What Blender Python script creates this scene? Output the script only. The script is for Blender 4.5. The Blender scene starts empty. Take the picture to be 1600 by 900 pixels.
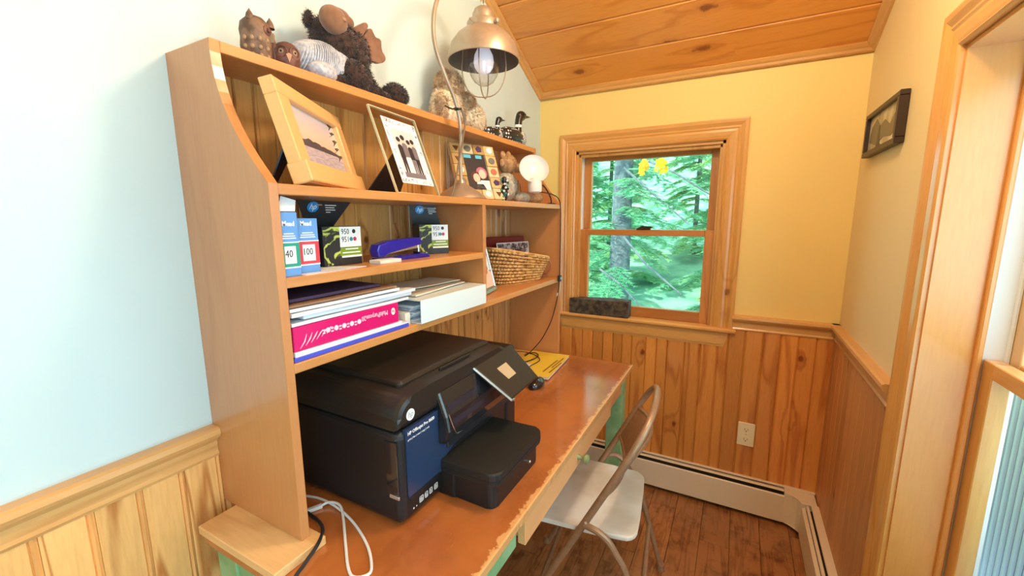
import bpy, bmesh, math, random
from mathutils import Vector, Matrix, Euler, noise as mnoise
random.seed(7)
SC = bpy.context.scene
COL = SC.collection
R = math.radians

# ------------------------------------------------------------------ camera
cam_data = bpy.data.cameras.new('camera')
cam_data.sensor_width = 36.0
cam_data.lens = 653.88 / 1600 * 36.0
cam_data.clip_start = 0.02
cam = bpy.data.objects.new('camera', cam_data)
COL.objects.link(cam)
YAW, PIT, ROL = 0.4933, 0.1631, -0.0031
fw = Vector((-math.sin(YAW)*math.cos(PIT), math.cos(YAW)*math.cos(PIT), -math.sin(PIT)))
rt = Vector((math.cos(YAW), math.sin(YAW), 0)); up_ = rt.cross(fw)
r2 = rt*math.cos(ROL) + up_*math.sin(ROL); u2 = -rt*math.sin(ROL) + up_*math.cos(ROL)
m = Matrix((r2, u2, -fw)).transposed().to_4x4(); m.translation = Vector((0.9968, -2.1864, 1.4041))
cam.matrix_world = m
SC.camera = cam

# ------------------------------------------------------------------ world, sun, exposure
SC.view_settings.view_transform = 'Standard'
SC.view_settings.look = 'None'
SC.view_settings.exposure = 0.02
SC.view_settings.gamma = 1.0
SC.view_settings.use_curve_mapping = False
w = bpy.data.worlds.new('sky'); SC.world = w; w.use_nodes = True
bg = w.node_tree.nodes['Background']
bg.inputs[0].default_value = (0.62, 0.87, 1.0, 1); bg.inputs[1].default_value = 3.6

def lamp(name, kind, loc, energy, color, size=None, size_y=None, aim=None, rad=None, spread=None):
    d = bpy.data.lights.new(name, kind); d.energy = energy; d.color = color
    if kind == 'AREA':
        d.shape = 'RECTANGLE'; d.size = size; d.size_y = size_y or size
        if spread: d.spread = spread
    if rad is not None:
        if kind == 'SUN': d.angle = rad
        else: d.shadow_soft_size = rad
    o = bpy.data.objects.new(name, d); COL.objects.link(o); o.location = loc
    if aim is not None:
        o.rotation_euler = (Vector(aim) - Vector(loc)).to_track_quat('-Z', 'Y').to_euler()
    return o
lamp('sun', 'SUN', (0, 0, 8), 6.5, (1.0, 0.98, 0.88), aim=(3.0, 6.0, 2.0), rad=0.01)
# daylight coming in at the right-hand windows (one in view, one beside the camera)
lamp('window_daylight', 'AREA', (1.66, -1.30, 1.25), 4.5, (0.62, 0.88, 1.0), 0.8, 1.2, aim=(0.0, -1.35, 1.25))
lamp('window_daylight', 'AREA', (1.66, -2.85, 1.25), 19, (0.42, 0.80, 1.0), 1.3, 1.5, aim=(0.0, -1.9, 1.35))
# added warm fill lights, with no lamp fixtures behind them
lamp('warm_fill', 'POINT', (1.05, -2.5, 2.45), 14, (1.0, 0.85, 0.62), rad=0.12)
lamp('warm_fill', 'POINT', (0.95, -1.15, 2.30), 30, (1.0, 0.85, 0.60), rad=0.10)

# ------------------------------------------------------------------ node helpers
class NT:
    def __init__(s, name):
        s.m = bpy.data.materials.new(name); s.m.use_nodes = True
        s.t = s.m.node_tree; s.b = s.t.nodes['Principled BSDF']
    def n(s, typ, **kw):
        x = s.t.nodes.new(typ)
        for k, v in kw.items():
            if hasattr(x, k): setattr(x, k, v)
        return x
    def L(s, a, b): s.t.links.new(a, b)
    def math(s, op, a, b=None, c=None, clamp=False):
        x = s.n('ShaderNodeMath', operation=op); x.use_clamp = clamp
        for i, v in enumerate((a, b, c)):
            if v is None: continue
            if isinstance(v, (int, float)): x.inputs[i].default_value = v
            else: s.L(v, x.inputs[i])
        return x.outputs[0]
    def mix(s, f, a, b, mode='MIX'):
        x = s.n('ShaderNodeMix'); x.data_type = 'RGBA'; x.blend_type = mode
        for i, v in ((0, f), (6, a), (7, b)):
            if isinstance(v, (int, float)): x.inputs[i].default_value = v
            elif isinstance(v, tuple): x.inputs[i].default_value = v if len(v) == 4 else v + (1,)
            else: s.L(v, x.inputs[i])
        return x.outputs[2]
    def noise(s, vec, scale, detail=2, rough=0.5, dist=0):
        x = s.n('ShaderNodeTexNoise'); x.inputs['Scale'].default_value = scale
        x.inputs['Detail'].default_value = detail; x.inputs['Roughness'].default_value = rough
        x.inputs['Distortion'].default_value = dist
        s.L(vec, x.inputs['Vector']); return x.outputs['Fac']
    def sstep(s, v, a, b, o0=0.0, o1=1.0):
        x = s.n('ShaderNodeMapRange'); x.interpolation_type = 'SMOOTHSTEP'
        s.L(v, x.inputs[0])
        x.inputs[1].default_value = a; x.inputs[2].default_value = b
        x.inputs[3].default_value = o0; x.inputs[4].default_value = o1
        return x.outputs[0]
    def objvec(s, rnd=True, scale=(1, 1, 1)):
        tc = s.n('ShaderNodeTexCoord'); v = tc.outputs['Object']
        if rnd:
            oi = s.n('ShaderNodeObjectInfo'); mu = s.n('ShaderNodeVectorMath', operation='SCALE')
            mu.inputs[0].default_value = (13.1, 27.7, 19.3); s.L(oi.outputs['Random'], mu.inputs['Scale'])
            ad = s.n('ShaderNodeVectorMath', operation='ADD'); s.L(v, ad.inputs[0]); s.L(mu.outputs[0], ad.inputs[1]); v = ad.outputs[0]
        mp = s.n('ShaderNodeMapping'); mp.inputs['Scale'].default_value = scale; s.L(v, mp.inputs[0])
        return mp.outputs[0]

def srgb(*c):
    return tuple((x/255/12.92 if x/255 <= .04045 else ((x/255+.055)/1.055)**2.4) for x in c)

def wood(name, c1, c2, axis='z', rough=.38, knots=.55, grain=.5, coat=.25, ring=5.0, kd=3.0, var=.12, kcol=None, nrm='y', KA=6.0, KB=4.0):
    s = NT(name); sc = [1, 1, 1]; sc['xyz'.index(axis)] = .10
    v = s.objvec(True, tuple(sc))
    # knots
    ks = [KA]*3; ks['xyz'.index(axis)] = KB
    acr = [i for i in range(3) if i != 'xyz'.index(axis) and i != 'xyz'.index(nrm)][0]
    ksep = s.n('ShaderNodeSeparateXYZ'); s.L(s.objvec(True, ks), ksep.inputs[0])
    kcmb = s.n('ShaderNodeCombineXYZ'); s.L(ksep.outputs['xyz'.index(axis)], kcmb.inputs[0]); s.L(ksep.outputs[acr], kcmb.inputs[1])
    vo = s.n('ShaderNodeTexVoronoi', voronoi_dimensions='2D'); vo.inputs['Scale'].default_value = 1.0; s.L(kcmb.outputs[0], vo.inputs['Vector'])
    sep = s.n('ShaderNodeSeparateColor'); s.L(vo.outputs['Color'], sep.inputs[0])
    on = s.math('LESS_THAN', sep.outputs[0], knots)
    kn = s.noise(s.objvec(True), 38, 2)
    kd_ = s.math('ADD', vo.outputs['Distance'], s.math('MULTIPLY_ADD', kn, .12, -.06))
    kf = s.math('MULTIPLY', s.sstep(kd_, 0.085, 0.03), on)
    bend = s.math('MULTIPLY', s.sstep(kd_, 0.45, 0.0), on)
    a = s.noise(v, 7, 2, .5, .3)
    rv = s.math('MULTIPLY_ADD', a, ring, s.math('MULTIPLY', bend, .5))
    pp = s.math('PINGPONG', rv, .5)
    rg = s.sstep(pp, 0.36, 0.5)
    fine = s.noise(v, 150, 3, .6)
    fm = s.sstep(fine, .35, .75)
    broad = s.noise(v, 2.2, 2)
    f = s.math('ADD', s.math('MULTIPLY', rg, grain), s.math('MULTIPLY', fm, .22), clamp=True)
    f = s.math('ADD', f, s.math('MULTIPLY', s.math('SUBTRACT', broad, .5), .5), clamp=True)
    col = s.mix(f, c1, c2)
    oi = s.n('ShaderNodeObjectInfo')
    br = s.math('MULTIPLY_ADD', oi.outputs['Random'], var*2, 1-var)
    cc = s.n('ShaderNodeCombineColor'); [s.L(br, cc.inputs[i]) for i in range(3)]
    col = s.mix(1.0, col, cc.outputs[0], 'MULTIPLY')
    kc = kcol or tuple(x*.22 for x in c2)
    col = s.mix(s.math('MULTIPLY', kf, .92), col, kc)
    halo = s.math('MULTIPLY', s.math('MULTIPLY', s.sstep(kd_, 0.2, 0.04), on), .4)
    col = s.mix(halo, col, c2)
    s.L(col, s.b.inputs['Base Color'])
    s.b.inputs['Roughness'].default_value = rough
    s.b.inputs['Coat Weight'].default_value = coat; s.b.inputs['Coat Roughness'].default_value = .18
    bp = s.n('ShaderNodeBump'); bp.inputs['Strength'].default_value = .12; bp.inputs['Distance'].default_value = .002
    s.L(f, bp.inputs['Height']); s.L(bp.outputs[0], s.b.inputs['Normal'])
    return s.m

def plain(name, c, rough=.5, metal=0, noise=0, nscale=40, bump=0, coat=0, c2=None, spec=None, trans=0, ior=None, sheen=0, detail=2):
    s = NT(name); b = s.b
    b.inputs['Base Color'].default_value = c + (1,)
    b.inputs['Roughness'].default_value = rough; b.inputs['Metallic'].default_value = metal
    b.inputs['Coat Weight'].default_value = coat
    if spec is not None: b.inputs['Specular IOR Level'].default_value = spec
    if trans: b.inputs['Transmission Weight'].default_value = trans
    if ior: b.inputs['IOR'].default_value = ior
    if sheen: b.inputs['Sheen Weight'].default_value = sheen
    if noise or bump or c2:
        v = s.objvec(); f = s.noise(v, nscale, detail, .6)
        d = c2 or tuple(x*(1-noise) for x in c)
        s.L(s.mix(s.sstep(f, .35, .65), c, d), b.inputs['Base Color'])
        if bump:
            bp = s.n('ShaderNodeBump'); bp.inputs['Strength'].default_value = bump; bp.inputs['Distance'].default_value = .002
            s.L(f, bp.inputs['Height']); s.L(bp.outputs[0], b.inputs['Normal'])
    return s.m

def glassmat(name, tint=(1, 1, 1), refl=.08):
    s = NT(name); t = s.n('ShaderNodeBsdfTransparent'); t.inputs[0].default_value = tint + (1,)
    g = s.n('ShaderNodeBsdfGlossy'); g.inputs['Roughness'].default_value = .02
    mx = s.n('ShaderNodeMixShader')
    lw = s.n('ShaderNodeLayerWeight'); lw.inputs[0].default_value = .5
    s.L(s.math('MULTIPLY_ADD', s.math('POWER', lw.outputs['Facing'], 4.0), refl*4, refl*.5, clamp=True), mx.inputs[0])
    s.L(t.outputs[0], mx.inputs[1]); s.L(g.outputs[0], mx.inputs[2])
    s.L(mx.outputs[0], s.t.nodes['Material Output'].inputs['Surface'])
    return s.m

# ------------------------------------------------------------------ mesh helpers
def fr(o, x, y):
    """frame with origin o, local x and y directions"""
    x = Vector(x).normalized(); y = Vector(y).normalized(); z = x.cross(y)
    m = Matrix((x, y, z)).transposed().to_4x4(); m.translation = Vector(o); return m
I4 = Matrix.Identity(4)
class MB:
    def __init__(s): s.bm = bmesh.new()
    def add(s, vs, faces, mi=0, M=None, sm=False):
        bv = [s.bm.verts.new((M @ Vector(v)) if M is not None else v) for v in vs]
        out = []
        for f in faces:
            try:
                q = s.bm.faces.new([bv[i] for i in f]); q.material_index = mi; q.smooth = sm; out.append(q)
            except ValueError: pass
        return bv, out
    def box(s, x0, x1, y0, y1, z0, z1, mi=0, M=None, bev=0, seg=1):
        x0, x1 = min(x0, x1), max(x0, x1); y0, y1 = min(y0, y1), max(y0, y1); z0, z1 = min(z0, z1), max(z0, z1)
        vs = [(x, y, z) for x in (x0, x1) for y in (y0, y1) for z in (z0, z1)]
        fs = [(0, 1, 3, 2), (4, 6, 7, 5), (0, 4, 5, 1), (2, 3, 7, 6), (0, 2, 6, 4), (1, 5, 7, 3)]
        bv, f = s.add(vs, fs, mi, M)
        if bev:
            es = list({e for q in f for e in q.edges})
            r = bmesh.ops.bevel(s.bm, geom=es, offset=bev, segments=seg, affect='EDGES', profile=.5)
            for q in r['faces']: q.material_index = mi
        return s
    def prism(s, pts, h, M, mi=0, mi_side=None, bev=0, z0=0):
        n = len(pts)
        vs = [(p[0], p[1], z0) for p in pts] + [(p[0], p[1], h) for p in pts]
        area = sum(pts[i][0]*pts[(i+1) % n][1]-pts[(i+1) % n][0]*pts[i][1] for i in range(n))
        top = list(range(n, 2*n)); bot = list(range(n))[::-1]
        sides = [(i, (i+1) % n, n+(i+1) % n, n+i) for i in range(n)]
        fl = [top, bot] + sides
        if area < 0: fl = [f[::-1] for f in fl]
        bv, f = s.add(vs, fl, mi, M)
        if mi_side is not None:
            for q in f[2:]: q.material_index = mi_side
        if bev:
            es = list({e for q in f[:2] for e in q.edges})
            bmesh.ops.bevel(s.bm, geom=es, offset=bev, segments=2, affect='EDGES', profile=.5)
        return s
    def tube(s, pts, r, seg=8, mi=0, caps=True, closed=False, flat=1.0):
        pts = [Vector(p) for p in pts]; n = len(pts)
        rs = r if isinstance(r, (list, tuple)) else [r]*n
        rings = []; prev = None
        for i, p in enumerate(pts):
            if closed: t = pts[(i+1) % n]-pts[i-1]
            else: t = pts[min(i+1, n-1)]-pts[max(i-1, 0)]
            if t.length < 1e-9: t = Vector((0, 0, 1))
            t.normalize()
            if prev is None:
                a = Vector((0, 0, 1)) if abs(t.z) < .9 else Vector((1, 0, 0)); nn = t.cross(a).normalized()
            else:
                nn = prev - t*prev.dot(t); nn = nn.normalized() if nn.length > 1e-6 else t.orthogonal().normalized()
            prev = nn; b = t.cross(nn)
            rings.append([s.bm.verts.new(p + (nn*math.cos(k*2*math.pi/seg) + b*math.sin(k*2*math.pi/seg)*flat)*rs[i]) for k in range(seg)])
        for i in range(n if closed else n-1):
            A, B = rings[i], rings[(i+1) % n]
            for k in range(seg):
                q = s.bm.faces.new((A[k], A[(k+1) % seg], B[(k+1) % seg], B[k])); q.material_index = mi; q.smooth = True
        if caps and not closed:
            q = s.bm.faces.new(rings[0][::-1]); q.material_index = mi
            q = s.bm.faces.new(rings[-1]); q.material_index = mi
        return s
    def lathe(s, prof, M=None, seg=24, mi=0, close=False):
        rings = []
        for r, z in prof:
            if r < 1e-6: rings.append([s.bm.verts.new((M or I4) @ Vector((0, 0, z)))])
            else: rings.append([s.bm.verts.new((M or I4) @ Vector((r*math.cos(k*2*math.pi/seg), r*math.sin(k*2*math.pi/seg), z))) for k in range(seg)])
        for A, B in zip(rings, rings[1:]):
            for k in range(seg):
                a0, a1 = A[k % len(A)], A[(k+1) % len(A)]; b0, b1 = B[k % len(B)], B[(k+1) % len(B)]
                vs = []
                for v in (a0, a1, b1, b0):
                    if v not in vs: vs.append(v)
                if len(vs) > 2:
                    q = s.bm.faces.new(vs); q.material_index = mi; q.smooth = True
        return s
    def ell(s, c, r, mi=0, M=None, u=20, v=12, bump=0, bs=30, rot=None):
        T = Matrix.Translation(c)
        if rot: T = T @ Euler([R(a) for a in rot]).to_matrix().to_4x4()
        T = T @ Matrix.Diagonal((r[0], r[1], r[2], 1))
        if M is not None: T = M @ T
        q = bmesh.ops.create_uvsphere(s.bm, u_segments=u, v_segments=v, radius=1, matrix=T)
        ctr = (M @ Vector(c)) if M is not None else Vector(c)
        for x in q['verts']:
            if bump:
                d = (x.co-ctr).normalized(); x.co += d*bump*mnoise.noise(x.co*bs)
            for f in x.link_faces: f.material_index = mi; f.smooth = True
        return s
    def grid(s, fn, nu, nv, mi=0, sm=True):
        g = [[s.bm.verts.new(fn(i/nu, j/nv)) for j in range(nv+1)] for i in range(nu+1)]
        for i in range(nu):
            for j in range(nv):
                q = s.bm.faces.new((g[i][j], g[i+1][j], g[i+1][j+1], g[i][j+1])); q.material_index = mi; q.smooth = sm
        return s
    def merge(s, d=1e-5): bmesh.ops.remove_doubles(s.bm, verts=s.bm.verts, dist=d); return s
    def mesh(s, name, mats, off=None, ang=35):
        if off is not None:
            for v in s.bm.verts: v.co -= off
        bmesh.ops.recalc_face_normals(s.bm, faces=s.bm.faces) if getattr(s, 'recalc', True) else None
        me = bpy.data.meshes.new(name); s.bm.to_mesh(me); s.bm.free()
        for mt in (mats if isinstance(mats, (list, tuple)) else [mats]): me.materials.append(mt)
        if any(p.use_smooth for p in me.polygons) and ang: me.set_sharp_from_angle(angle=R(ang))
        return me

def wloc(o):
    v = Vector((0, 0, 0))
    while o is not None: v += o.location; o = o.parent
    return v
def obj(name, mb, mats, parent=None, loc=None, local=False, ang=35):
    """world-space verts by default; origin at loc (world) or at the parent's origin"""
    if local: off = None; l = Vector(loc or (0, 0, 0))
    else:
        base = Vector(loc) if loc is not None else wloc(parent)
        off = base; l = base - wloc(parent)
    me = mb.mesh(name, mats, off, ang)
    o = bpy.data.objects.new(name, me); COL.objects.link(o); o.location = l
    if parent is not None: o.parent = parent
    return o
def struct(name, mb, mats, loc=(0, 0, 0)):
    o = obj(name, mb, mats, loc=loc); o['kind'] = 'structure'; return o
def tag(o, label, cat, group=None, kind=None):
    o['label'] = label; o['category'] = cat
    if group: o['group'] = group
    if kind: o['kind'] = kind
    return o
def thing(name, label, cat, loc=(0, 0, 0), rot=None, group=None):
    o = bpy.data.objects.new(name, None); o.empty_display_size = .05; COL.objects.link(o); o.location = loc
    if rot is not None: o.rotation_euler = rot
    return tag(o, label, cat, group)
def inst(name, me, parent, loc, rot=None, scale=None):
    o = bpy.data.objects.new(name, me); COL.objects.link(o); o.location = loc
    if rot: o.rotation_euler = rot
    if scale: o.scale = scale
    if parent is not None: o.parent = parent
    return o
def textobj(name, s, size, M, mat, parent=None, h=0.0003, align='LEFT', bold=0, sx=1.0, shear=0, local=False, loc=None):
    cu = bpy.data.curves.new('t', 'FONT'); cu.body = s; cu.size = size; cu.extrude = h; cu.align_x = align
    cu.offset = bold; cu.resolution_u = 2; cu.shear = shear
    t = bpy.data.objects.new('t', cu); COL.objects.link(t)
    dg = bpy.context.evaluated_depsgraph_get(); me = bpy.data.meshes.new_from_object(t.evaluated_get(dg))
    bpy.data.objects.remove(t); bpy.data.curves.remove(cu)
    me.transform(M @ Matrix.Diagonal((sx, 1, 1, 1)))
    if not local:
        base = wloc(parent); me.transform(Matrix.Translation(-base))
    me.name = name; me.materials.clear(); me.materials.append(mat)
    o = bpy.data.objects.new(name, me); COL.objects.link(o)
    if parent is not None: o.parent = parent
    return o

# ------------------------------------------------------------------ materials of the room
M_left = plain('wall_paint_pale_blue', srgb(204, 222, 224), .6, noise=.03, nscale=3, bump=.03)
M_cream = plain('wall_paint_cream', srgb(240, 208, 128), .6, noise=.02, nscale=3, bump=.03)
M_cream2 = plain('wall_paint_cream_right', srgb(234, 208, 150), .6, noise=.02, nscale=3, bump=.03)
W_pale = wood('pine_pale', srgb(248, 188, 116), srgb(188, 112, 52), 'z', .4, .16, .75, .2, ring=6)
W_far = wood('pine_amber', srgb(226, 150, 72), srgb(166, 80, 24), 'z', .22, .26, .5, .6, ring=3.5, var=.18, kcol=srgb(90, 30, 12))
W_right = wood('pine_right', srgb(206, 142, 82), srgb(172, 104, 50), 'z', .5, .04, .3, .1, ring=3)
W_railx = wood('rail_x', srgb(222, 164, 92), srgb(186, 120, 56), 'x', .3, .02, .4, .5, ring=3)
W_raily = wood('rail_y', srgb(214, 160, 98), srgb(176, 116, 58), 'y', .38, .02, .35, .3, ring=3)
W_railz = wood('rail_z', srgb(222, 162, 86), srgb(184, 116, 50), 'z', .28, .02, .45, .6, ring=3.5)
W_sash = wood('sash', srgb(200, 132, 66), srgb(160, 92, 40), 'z', .35, 0, .35, .4, ring=3)
W_sashx = wood('sash_x', srgb(200, 132, 66), srgb(160, 92, 40), 'x', .35, 0, .35, .4, ring=3)
W_ceil = wood('ceiling_pine', srgb(218, 146, 66), srgb(178, 96, 34), 'x', .35, .40, .4, .35, ring=3.5, var=.10, nrm='z', KA=4.5, KB=1.9, kcol=srgb(96, 36, 14))
W_hut = wood('hutch_wood_z', srgb(198, 134, 80), srgb(172, 104, 54), 'z', .30, .0, .26, .45, ring=2.5, var=.02)
W_huty = wood('hutch_wood_y', srgb(206, 142, 80), srgb(172, 104, 50), 'y', .38, .0, .25, .3, ring=2.5, var=.02)
W_back = wood('beadboard', srgb(216, 158, 88), srgb(140, 78, 30), 'z', .30, .38, .6, .45, ring=5, var=.14, nrm='x', KA=9, KB=6, kcol=srgb(70, 30, 12))
W_raw = wood('raw_wood', srgb(228, 182, 124), srgb(196, 142, 84), 'x', .55, 0, .4, .05, ring=5)
W_apron = wood('drawer_wood', srgb(238, 176, 118), srgb(222, 150, 92), 'y', .45, 0, .25, .1, ring=2)
M_green = plain('worn_green_paint', srgb(150, 190, 140), .5, c2=srgb(128, 172, 120), nscale=14, bump=.1)
M_white = plain('white_vinyl', (.82, .82, .8), .35)
M_heater = plain('heater_enamel', srgb(238, 220, 190), .35, noise=.03, nscale=4)
M_dark = plain('dark_slot', (.03, .02, .015), .6)
M_steel = plain('dull_steel', (.35, .3, .25), .35, metal=.8)
M_black = plain('black_plastic', (.010, .010, .011), .42)
M_glass = glassmat('window_glass', (.97, 1, .99), .07)

def desk_mat():
    s = NT('desk_varnish'); v = s.objvec(False, (1, .12, 1))
    a = s.noise(v, 7, 3, .5, .3); rg = s.sstep(s.math('PINGPONG', s.math('MULTIPLY', a, 3), .5), .3, .5)
    v2 = s.objvec(False); cl = s.noise(v2, 5, 4, .6); f = s.math('ADD', s.math('MULTIPLY', rg, .2), s.math('MULTIPLY', s.sstep(cl, .4, .7), .55), clamp=True)
    col = s.mix(f, srgb(190, 112, 56), srgb(150, 80, 36))
    # worn front edge: bare wood shows where the varnish has rubbed off
    tc = s.n('ShaderNodeTexCoord'); sp = s.n('ShaderNodeSeparateXYZ'); s.L(tc.outputs['Object'], sp.inputs[0])
    wn = s.noise(v2, 45, 4, .7)
    edge = s.sstep(s.math('ADD', sp.outputs[0], s.math('MULTIPLY', s.math('SUBTRACT', wn, .5), .05)), .612, .618)
    sc2 = s.objvec(False, (3, .6, 1)); scr = s.sstep(s.noise(sc2, 30, 3, .7), .72, .76)
    near = s.sstep(sp.outputs[0], .45, .6)
    edge = s.math('MAXIMUM', edge, s.math('MULTIPLY', scr, s.math('MULTIPLY', near, .5)))
    col = s.mix(edge, col, srgb(226, 168, 108))
    s.L(col, s.b.inputs['Base Color'])
    s.L(s.sstep(cl, .3, .8, .16, .34), s.b.inputs['Roughness']); s.b.inputs['Coat Weight'].default_value = .8; s.b.inputs['Coat Roughness'].default_value = .10
    return s.m
M_desk = desk_mat()

# ------------------------------------------------------------------ floor
YB = -4.2
def floor_mat():
    s = NT('floor_wood'); v = s.objvec(True, (1, .12, 1))
    a = s.noise(v, 16, 3, .6, .6); rg = s.sstep(s.math('PINGPONG', s.math('MULTIPLY', a, 5), .5), .2, .5)
    b = s.noise(s.objvec(True), 9, 4, .7)
    f = s.math('ADD', s.math('MULTIPLY', rg, .4), s.math('MULTIPLY', s.sstep(b, .45, .65), .5), clamp=True)
    col = s.mix(f, srgb(176, 118, 70), srgb(104, 56, 26))
    oi = s.n('ShaderNodeObjectInfo'); br = s.math('MULTIPLY_ADD', oi.outputs['Random'], .3, .82)
    cc = s.n('ShaderNodeCombineColor'); [s.L(br, cc.inputs[i]) for i in range(3)]
    s.L(s.mix(1.0, col, cc.outputs[0], 'MULTIPLY'), s.b.inputs['Base Color'])
    s.b.inputs['Roughness'].default_value = .33; s.b.inputs['Coat Weight'].default_value = .2
    bp = s.n('ShaderNodeBump'); bp.inputs['Strength'].default_value = .3; bp.inputs['Distance'].default_value = .003
    s.L(f, bp.inputs['Height']); s.L(bp.outputs[0], s.b.inputs['Normal'])
    return s.m
M_floor = floor_mat()
fl = struct('floor', MB().box(-.12, 1.65, YB-.1, .2, -.14, -.012), M_dark)
pw = .118; pl_ = {}
x = .0; k = 0
while x < 1.404:
    wd = min(pw, 1.404-x); y = YB + (k*.37 % .9) - .9
    while y < 0:
        y0, y1 = max(y, YB), min(y+.9, 0)
        if y1-y0 > .02:
            key = (round(wd, 4), round(y1-y0, 3))
            if key not in pl_:
                pl_[key] = MB().box(0, wd-.0015, 0, y1-y0-.0015, -.012, 0, bev=.0008).mesh('plank', M_floor)
            inst('plank', pl_[key], fl, (x, y0, 0))
        y += .9
    x += pw; k += 1

# ------------------------------------------------------------------ walls
SL = .47; Z0 = 2.056
def zc(y): return Z0 - SL*y
T = .14
# left wall: profile in (y,z) extruded in x
MYZ = fr((0, 0, 0), (0, 1, 0), (0, 0, 1))   # local x->+y, y->+z, normal +x
wl = struct('wall_left', MB().prism([(YB-.1, -.1), (T, -.1), (T, zc(T)+.0), (YB-.1, zc(YB-.1))], 0, MYZ, z0=-T), M_left)
wb = struct('wall_back', MB().box(0, 1.404, YB-T, YB, 0, zc(YB)), M_cream)
# far wall with window opening
WX0, WX1, WZ0, WZ1 = .212, .918, .892, 1.752
mb = MB()
mb.box(0, WX0, 0, T, -.1, Z0).box(WX1, 1.404, 0, T, -.1, Z0).box(WX0, WX1, 0, T, -.1, WZ0-.006).box(WX0, WX1, 0, T, WZ1, Z0)
wf = struct('wall_far', mb, M_cream)
# right wall with two openings
XR = 1.404; RY0, RY1, RZ0, RZ1 = -1.75, -.853, .36, 1.775
SY0, SY1 = -3.60, -2.15
def rseg(mb, y0, y1, z0, ztop=None):
    if ztop is None: mb.prism([(y0, z0), (y1, z0), (y1, zc(y1)), (y0, zc(y0))], T, Matrix.Translation((XR, 0, 0)) @ MYZ)
    else: mb.box(XR, XR+T, y0, y1, z0, ztop)
mb = MB()
rseg(mb, RY1, T, -.1); rseg(mb, RY0, RY1, RZ1); rseg(mb, RY0, RY1, -.1, RZ0); rseg(mb, SY1, RY0, -.1)
rseg(mb, SY0, SY1, 2.1); rseg(mb, SY0, SY1, -.1, .36); rseg(mb, YB-.1, SY0, -.1)
wr = struct('wall_right', mb, M_cream2)

# wainscot boards (bead-and-groove)
def board_mesh(wd, h, mat, t=.013, g=.004, bead=True):
    """board in local: x across, z up, face towards -y"""
    if bead:
        pts = [(0, 0), (0, -t+g), (g, -t), (wd*.86-.0035, -t), (wd*.86, -t+.006), (wd*.86+.0035, -t), (wd-g, -t), (wd, -t+g), (wd, 0)]
    else:
        pts = [(0, 0), (0, -t+g), (g, -t), (wd-g, -t), (wd, -t+g), (wd, 0)]
    return MB().prism(pts, h, I4, z0=0).mesh('board', mat)
ZB = .892
def run(parent, mat, n0, n1, place, wd, h, bead=True):
    cache = {}
    p = n0
    while p < n1-1e-4:
        wv = min(wd, n1-p); key = round(wv, 4)
        if key not in cache: cache[key] = board_mesh(wv-.0012, h, mat, bead=bead)
        o = place(cache[key], p)
        p += wv
def far_place(me, p): return inst('board', me, wf, (p, 0, 0))
xs = [0, .07, .139, .209, .269, .329, .386, .441, .49, .541, .613, .666, .718, .801, .874, .948, .992, 1.061, 1.134, 1.204, 1.269, 1.335, 1.404]
for a, b in zip(xs, xs[1:]):
    hz = WZ0-.005 if (a < WX1 and b > WX0) else ZB
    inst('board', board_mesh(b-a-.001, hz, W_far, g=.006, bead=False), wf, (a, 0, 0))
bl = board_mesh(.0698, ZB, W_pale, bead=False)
bl2 = board_mesh(.0698, ZB, W_pale, g=.006, bead=True)
y = -2.015
ys = []
while y > YB: ys.append(y); y -= .0705
y = -2.015+.0705
while y < -.02: ys.append(y); y += .0705
for y in ys:
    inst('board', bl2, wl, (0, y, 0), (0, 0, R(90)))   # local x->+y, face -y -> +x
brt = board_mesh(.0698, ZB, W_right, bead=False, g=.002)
y = -.0705
while y > RY1+.09+.0:
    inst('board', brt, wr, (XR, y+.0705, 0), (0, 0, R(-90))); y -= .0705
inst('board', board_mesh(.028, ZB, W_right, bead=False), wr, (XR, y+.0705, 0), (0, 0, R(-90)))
# chair rails
def rail_prof(s=1):   # (out, z): profile from the bottom
    return [(0, 0), (.016, 0), (.018, .006), (.014, .012), (.014, .034), (.022, .044), (.030, .048), (.034, .056), (.032, .066), (.026, .070), (0, .070)]
def railrun(name, p0, p1, out, mat):
    p0, p1, out = Vector(p0), Vector(p1), Vector(out)
    M = fr(p0, out, (0, 0, 1)); d = (p1-p0)
    mb = MB(); n = M.to_3x3().col[2]
    mb.prism(rail_prof(), d.dot(n), M)
    return struct(name, mb, mat, loc=p0)
railrun('trim_1', (0, -1.7385, .889), (0, YB, .889), (1, 0, 0), W_raily)
railrun('trim_8', (0, -.034, .889), (0, -.3815, .889), (1, 0, 0), W_raily)
railrun('trim_2', (1.0, 0, .889), (XR, 0, .889), (0, -1, 0), W_railx)
railrun('trim_3', (XR, 0, .889), (XR, -.757, .889), (-1, 0, 0), W_raily)
railrun('trim_4', (0, 0, .889), (.133, 0, .889), (0, -1, 0), W_railx)

# ceiling: boards across the room on the slope
nrm = Vector((0, -SL, -1)).normalized()      # facing down into room
du = Vector((0, -1, SL)).normalized()        # up the slope, towards the back
Lc = abs(YB)*math.sqrt(1+SL*SL)+.3
mc = fr((0, 0.0, Z0), (1, 0, 0), du)  # local z = x cross du
ce = MB(); zz = mc.to_3x3().col[2]
sg = 1 if zz.dot(nrm) > 0 else -1
ce.box(-.12, 1.6, -.16, Lc, -sg*.014, -sg*.12, M=mc)
ceil = struct('ceiling', ce, W_ceil)
cw = .178; cache = None
def cboard(w_): 
    g = .006; t = .014
    pts = [(0, 0), (0, t-g), (g*.8, t), (w_-g*.8, t), (w_, t-g), (w_, 0)]
    mb = MB()
    Mx = fr((0, 0, 0), (0, 1, 0), (0, 0, 1))
    mb.prism([(p[0], (p[1]-t)*sg) for p in pts], 1.404, Mx)
    return mb.mesh('board', W_ceil)
cm = cboard(cw-.001)
p = .02; qe = mc.to_3x3().to_euler()
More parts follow.
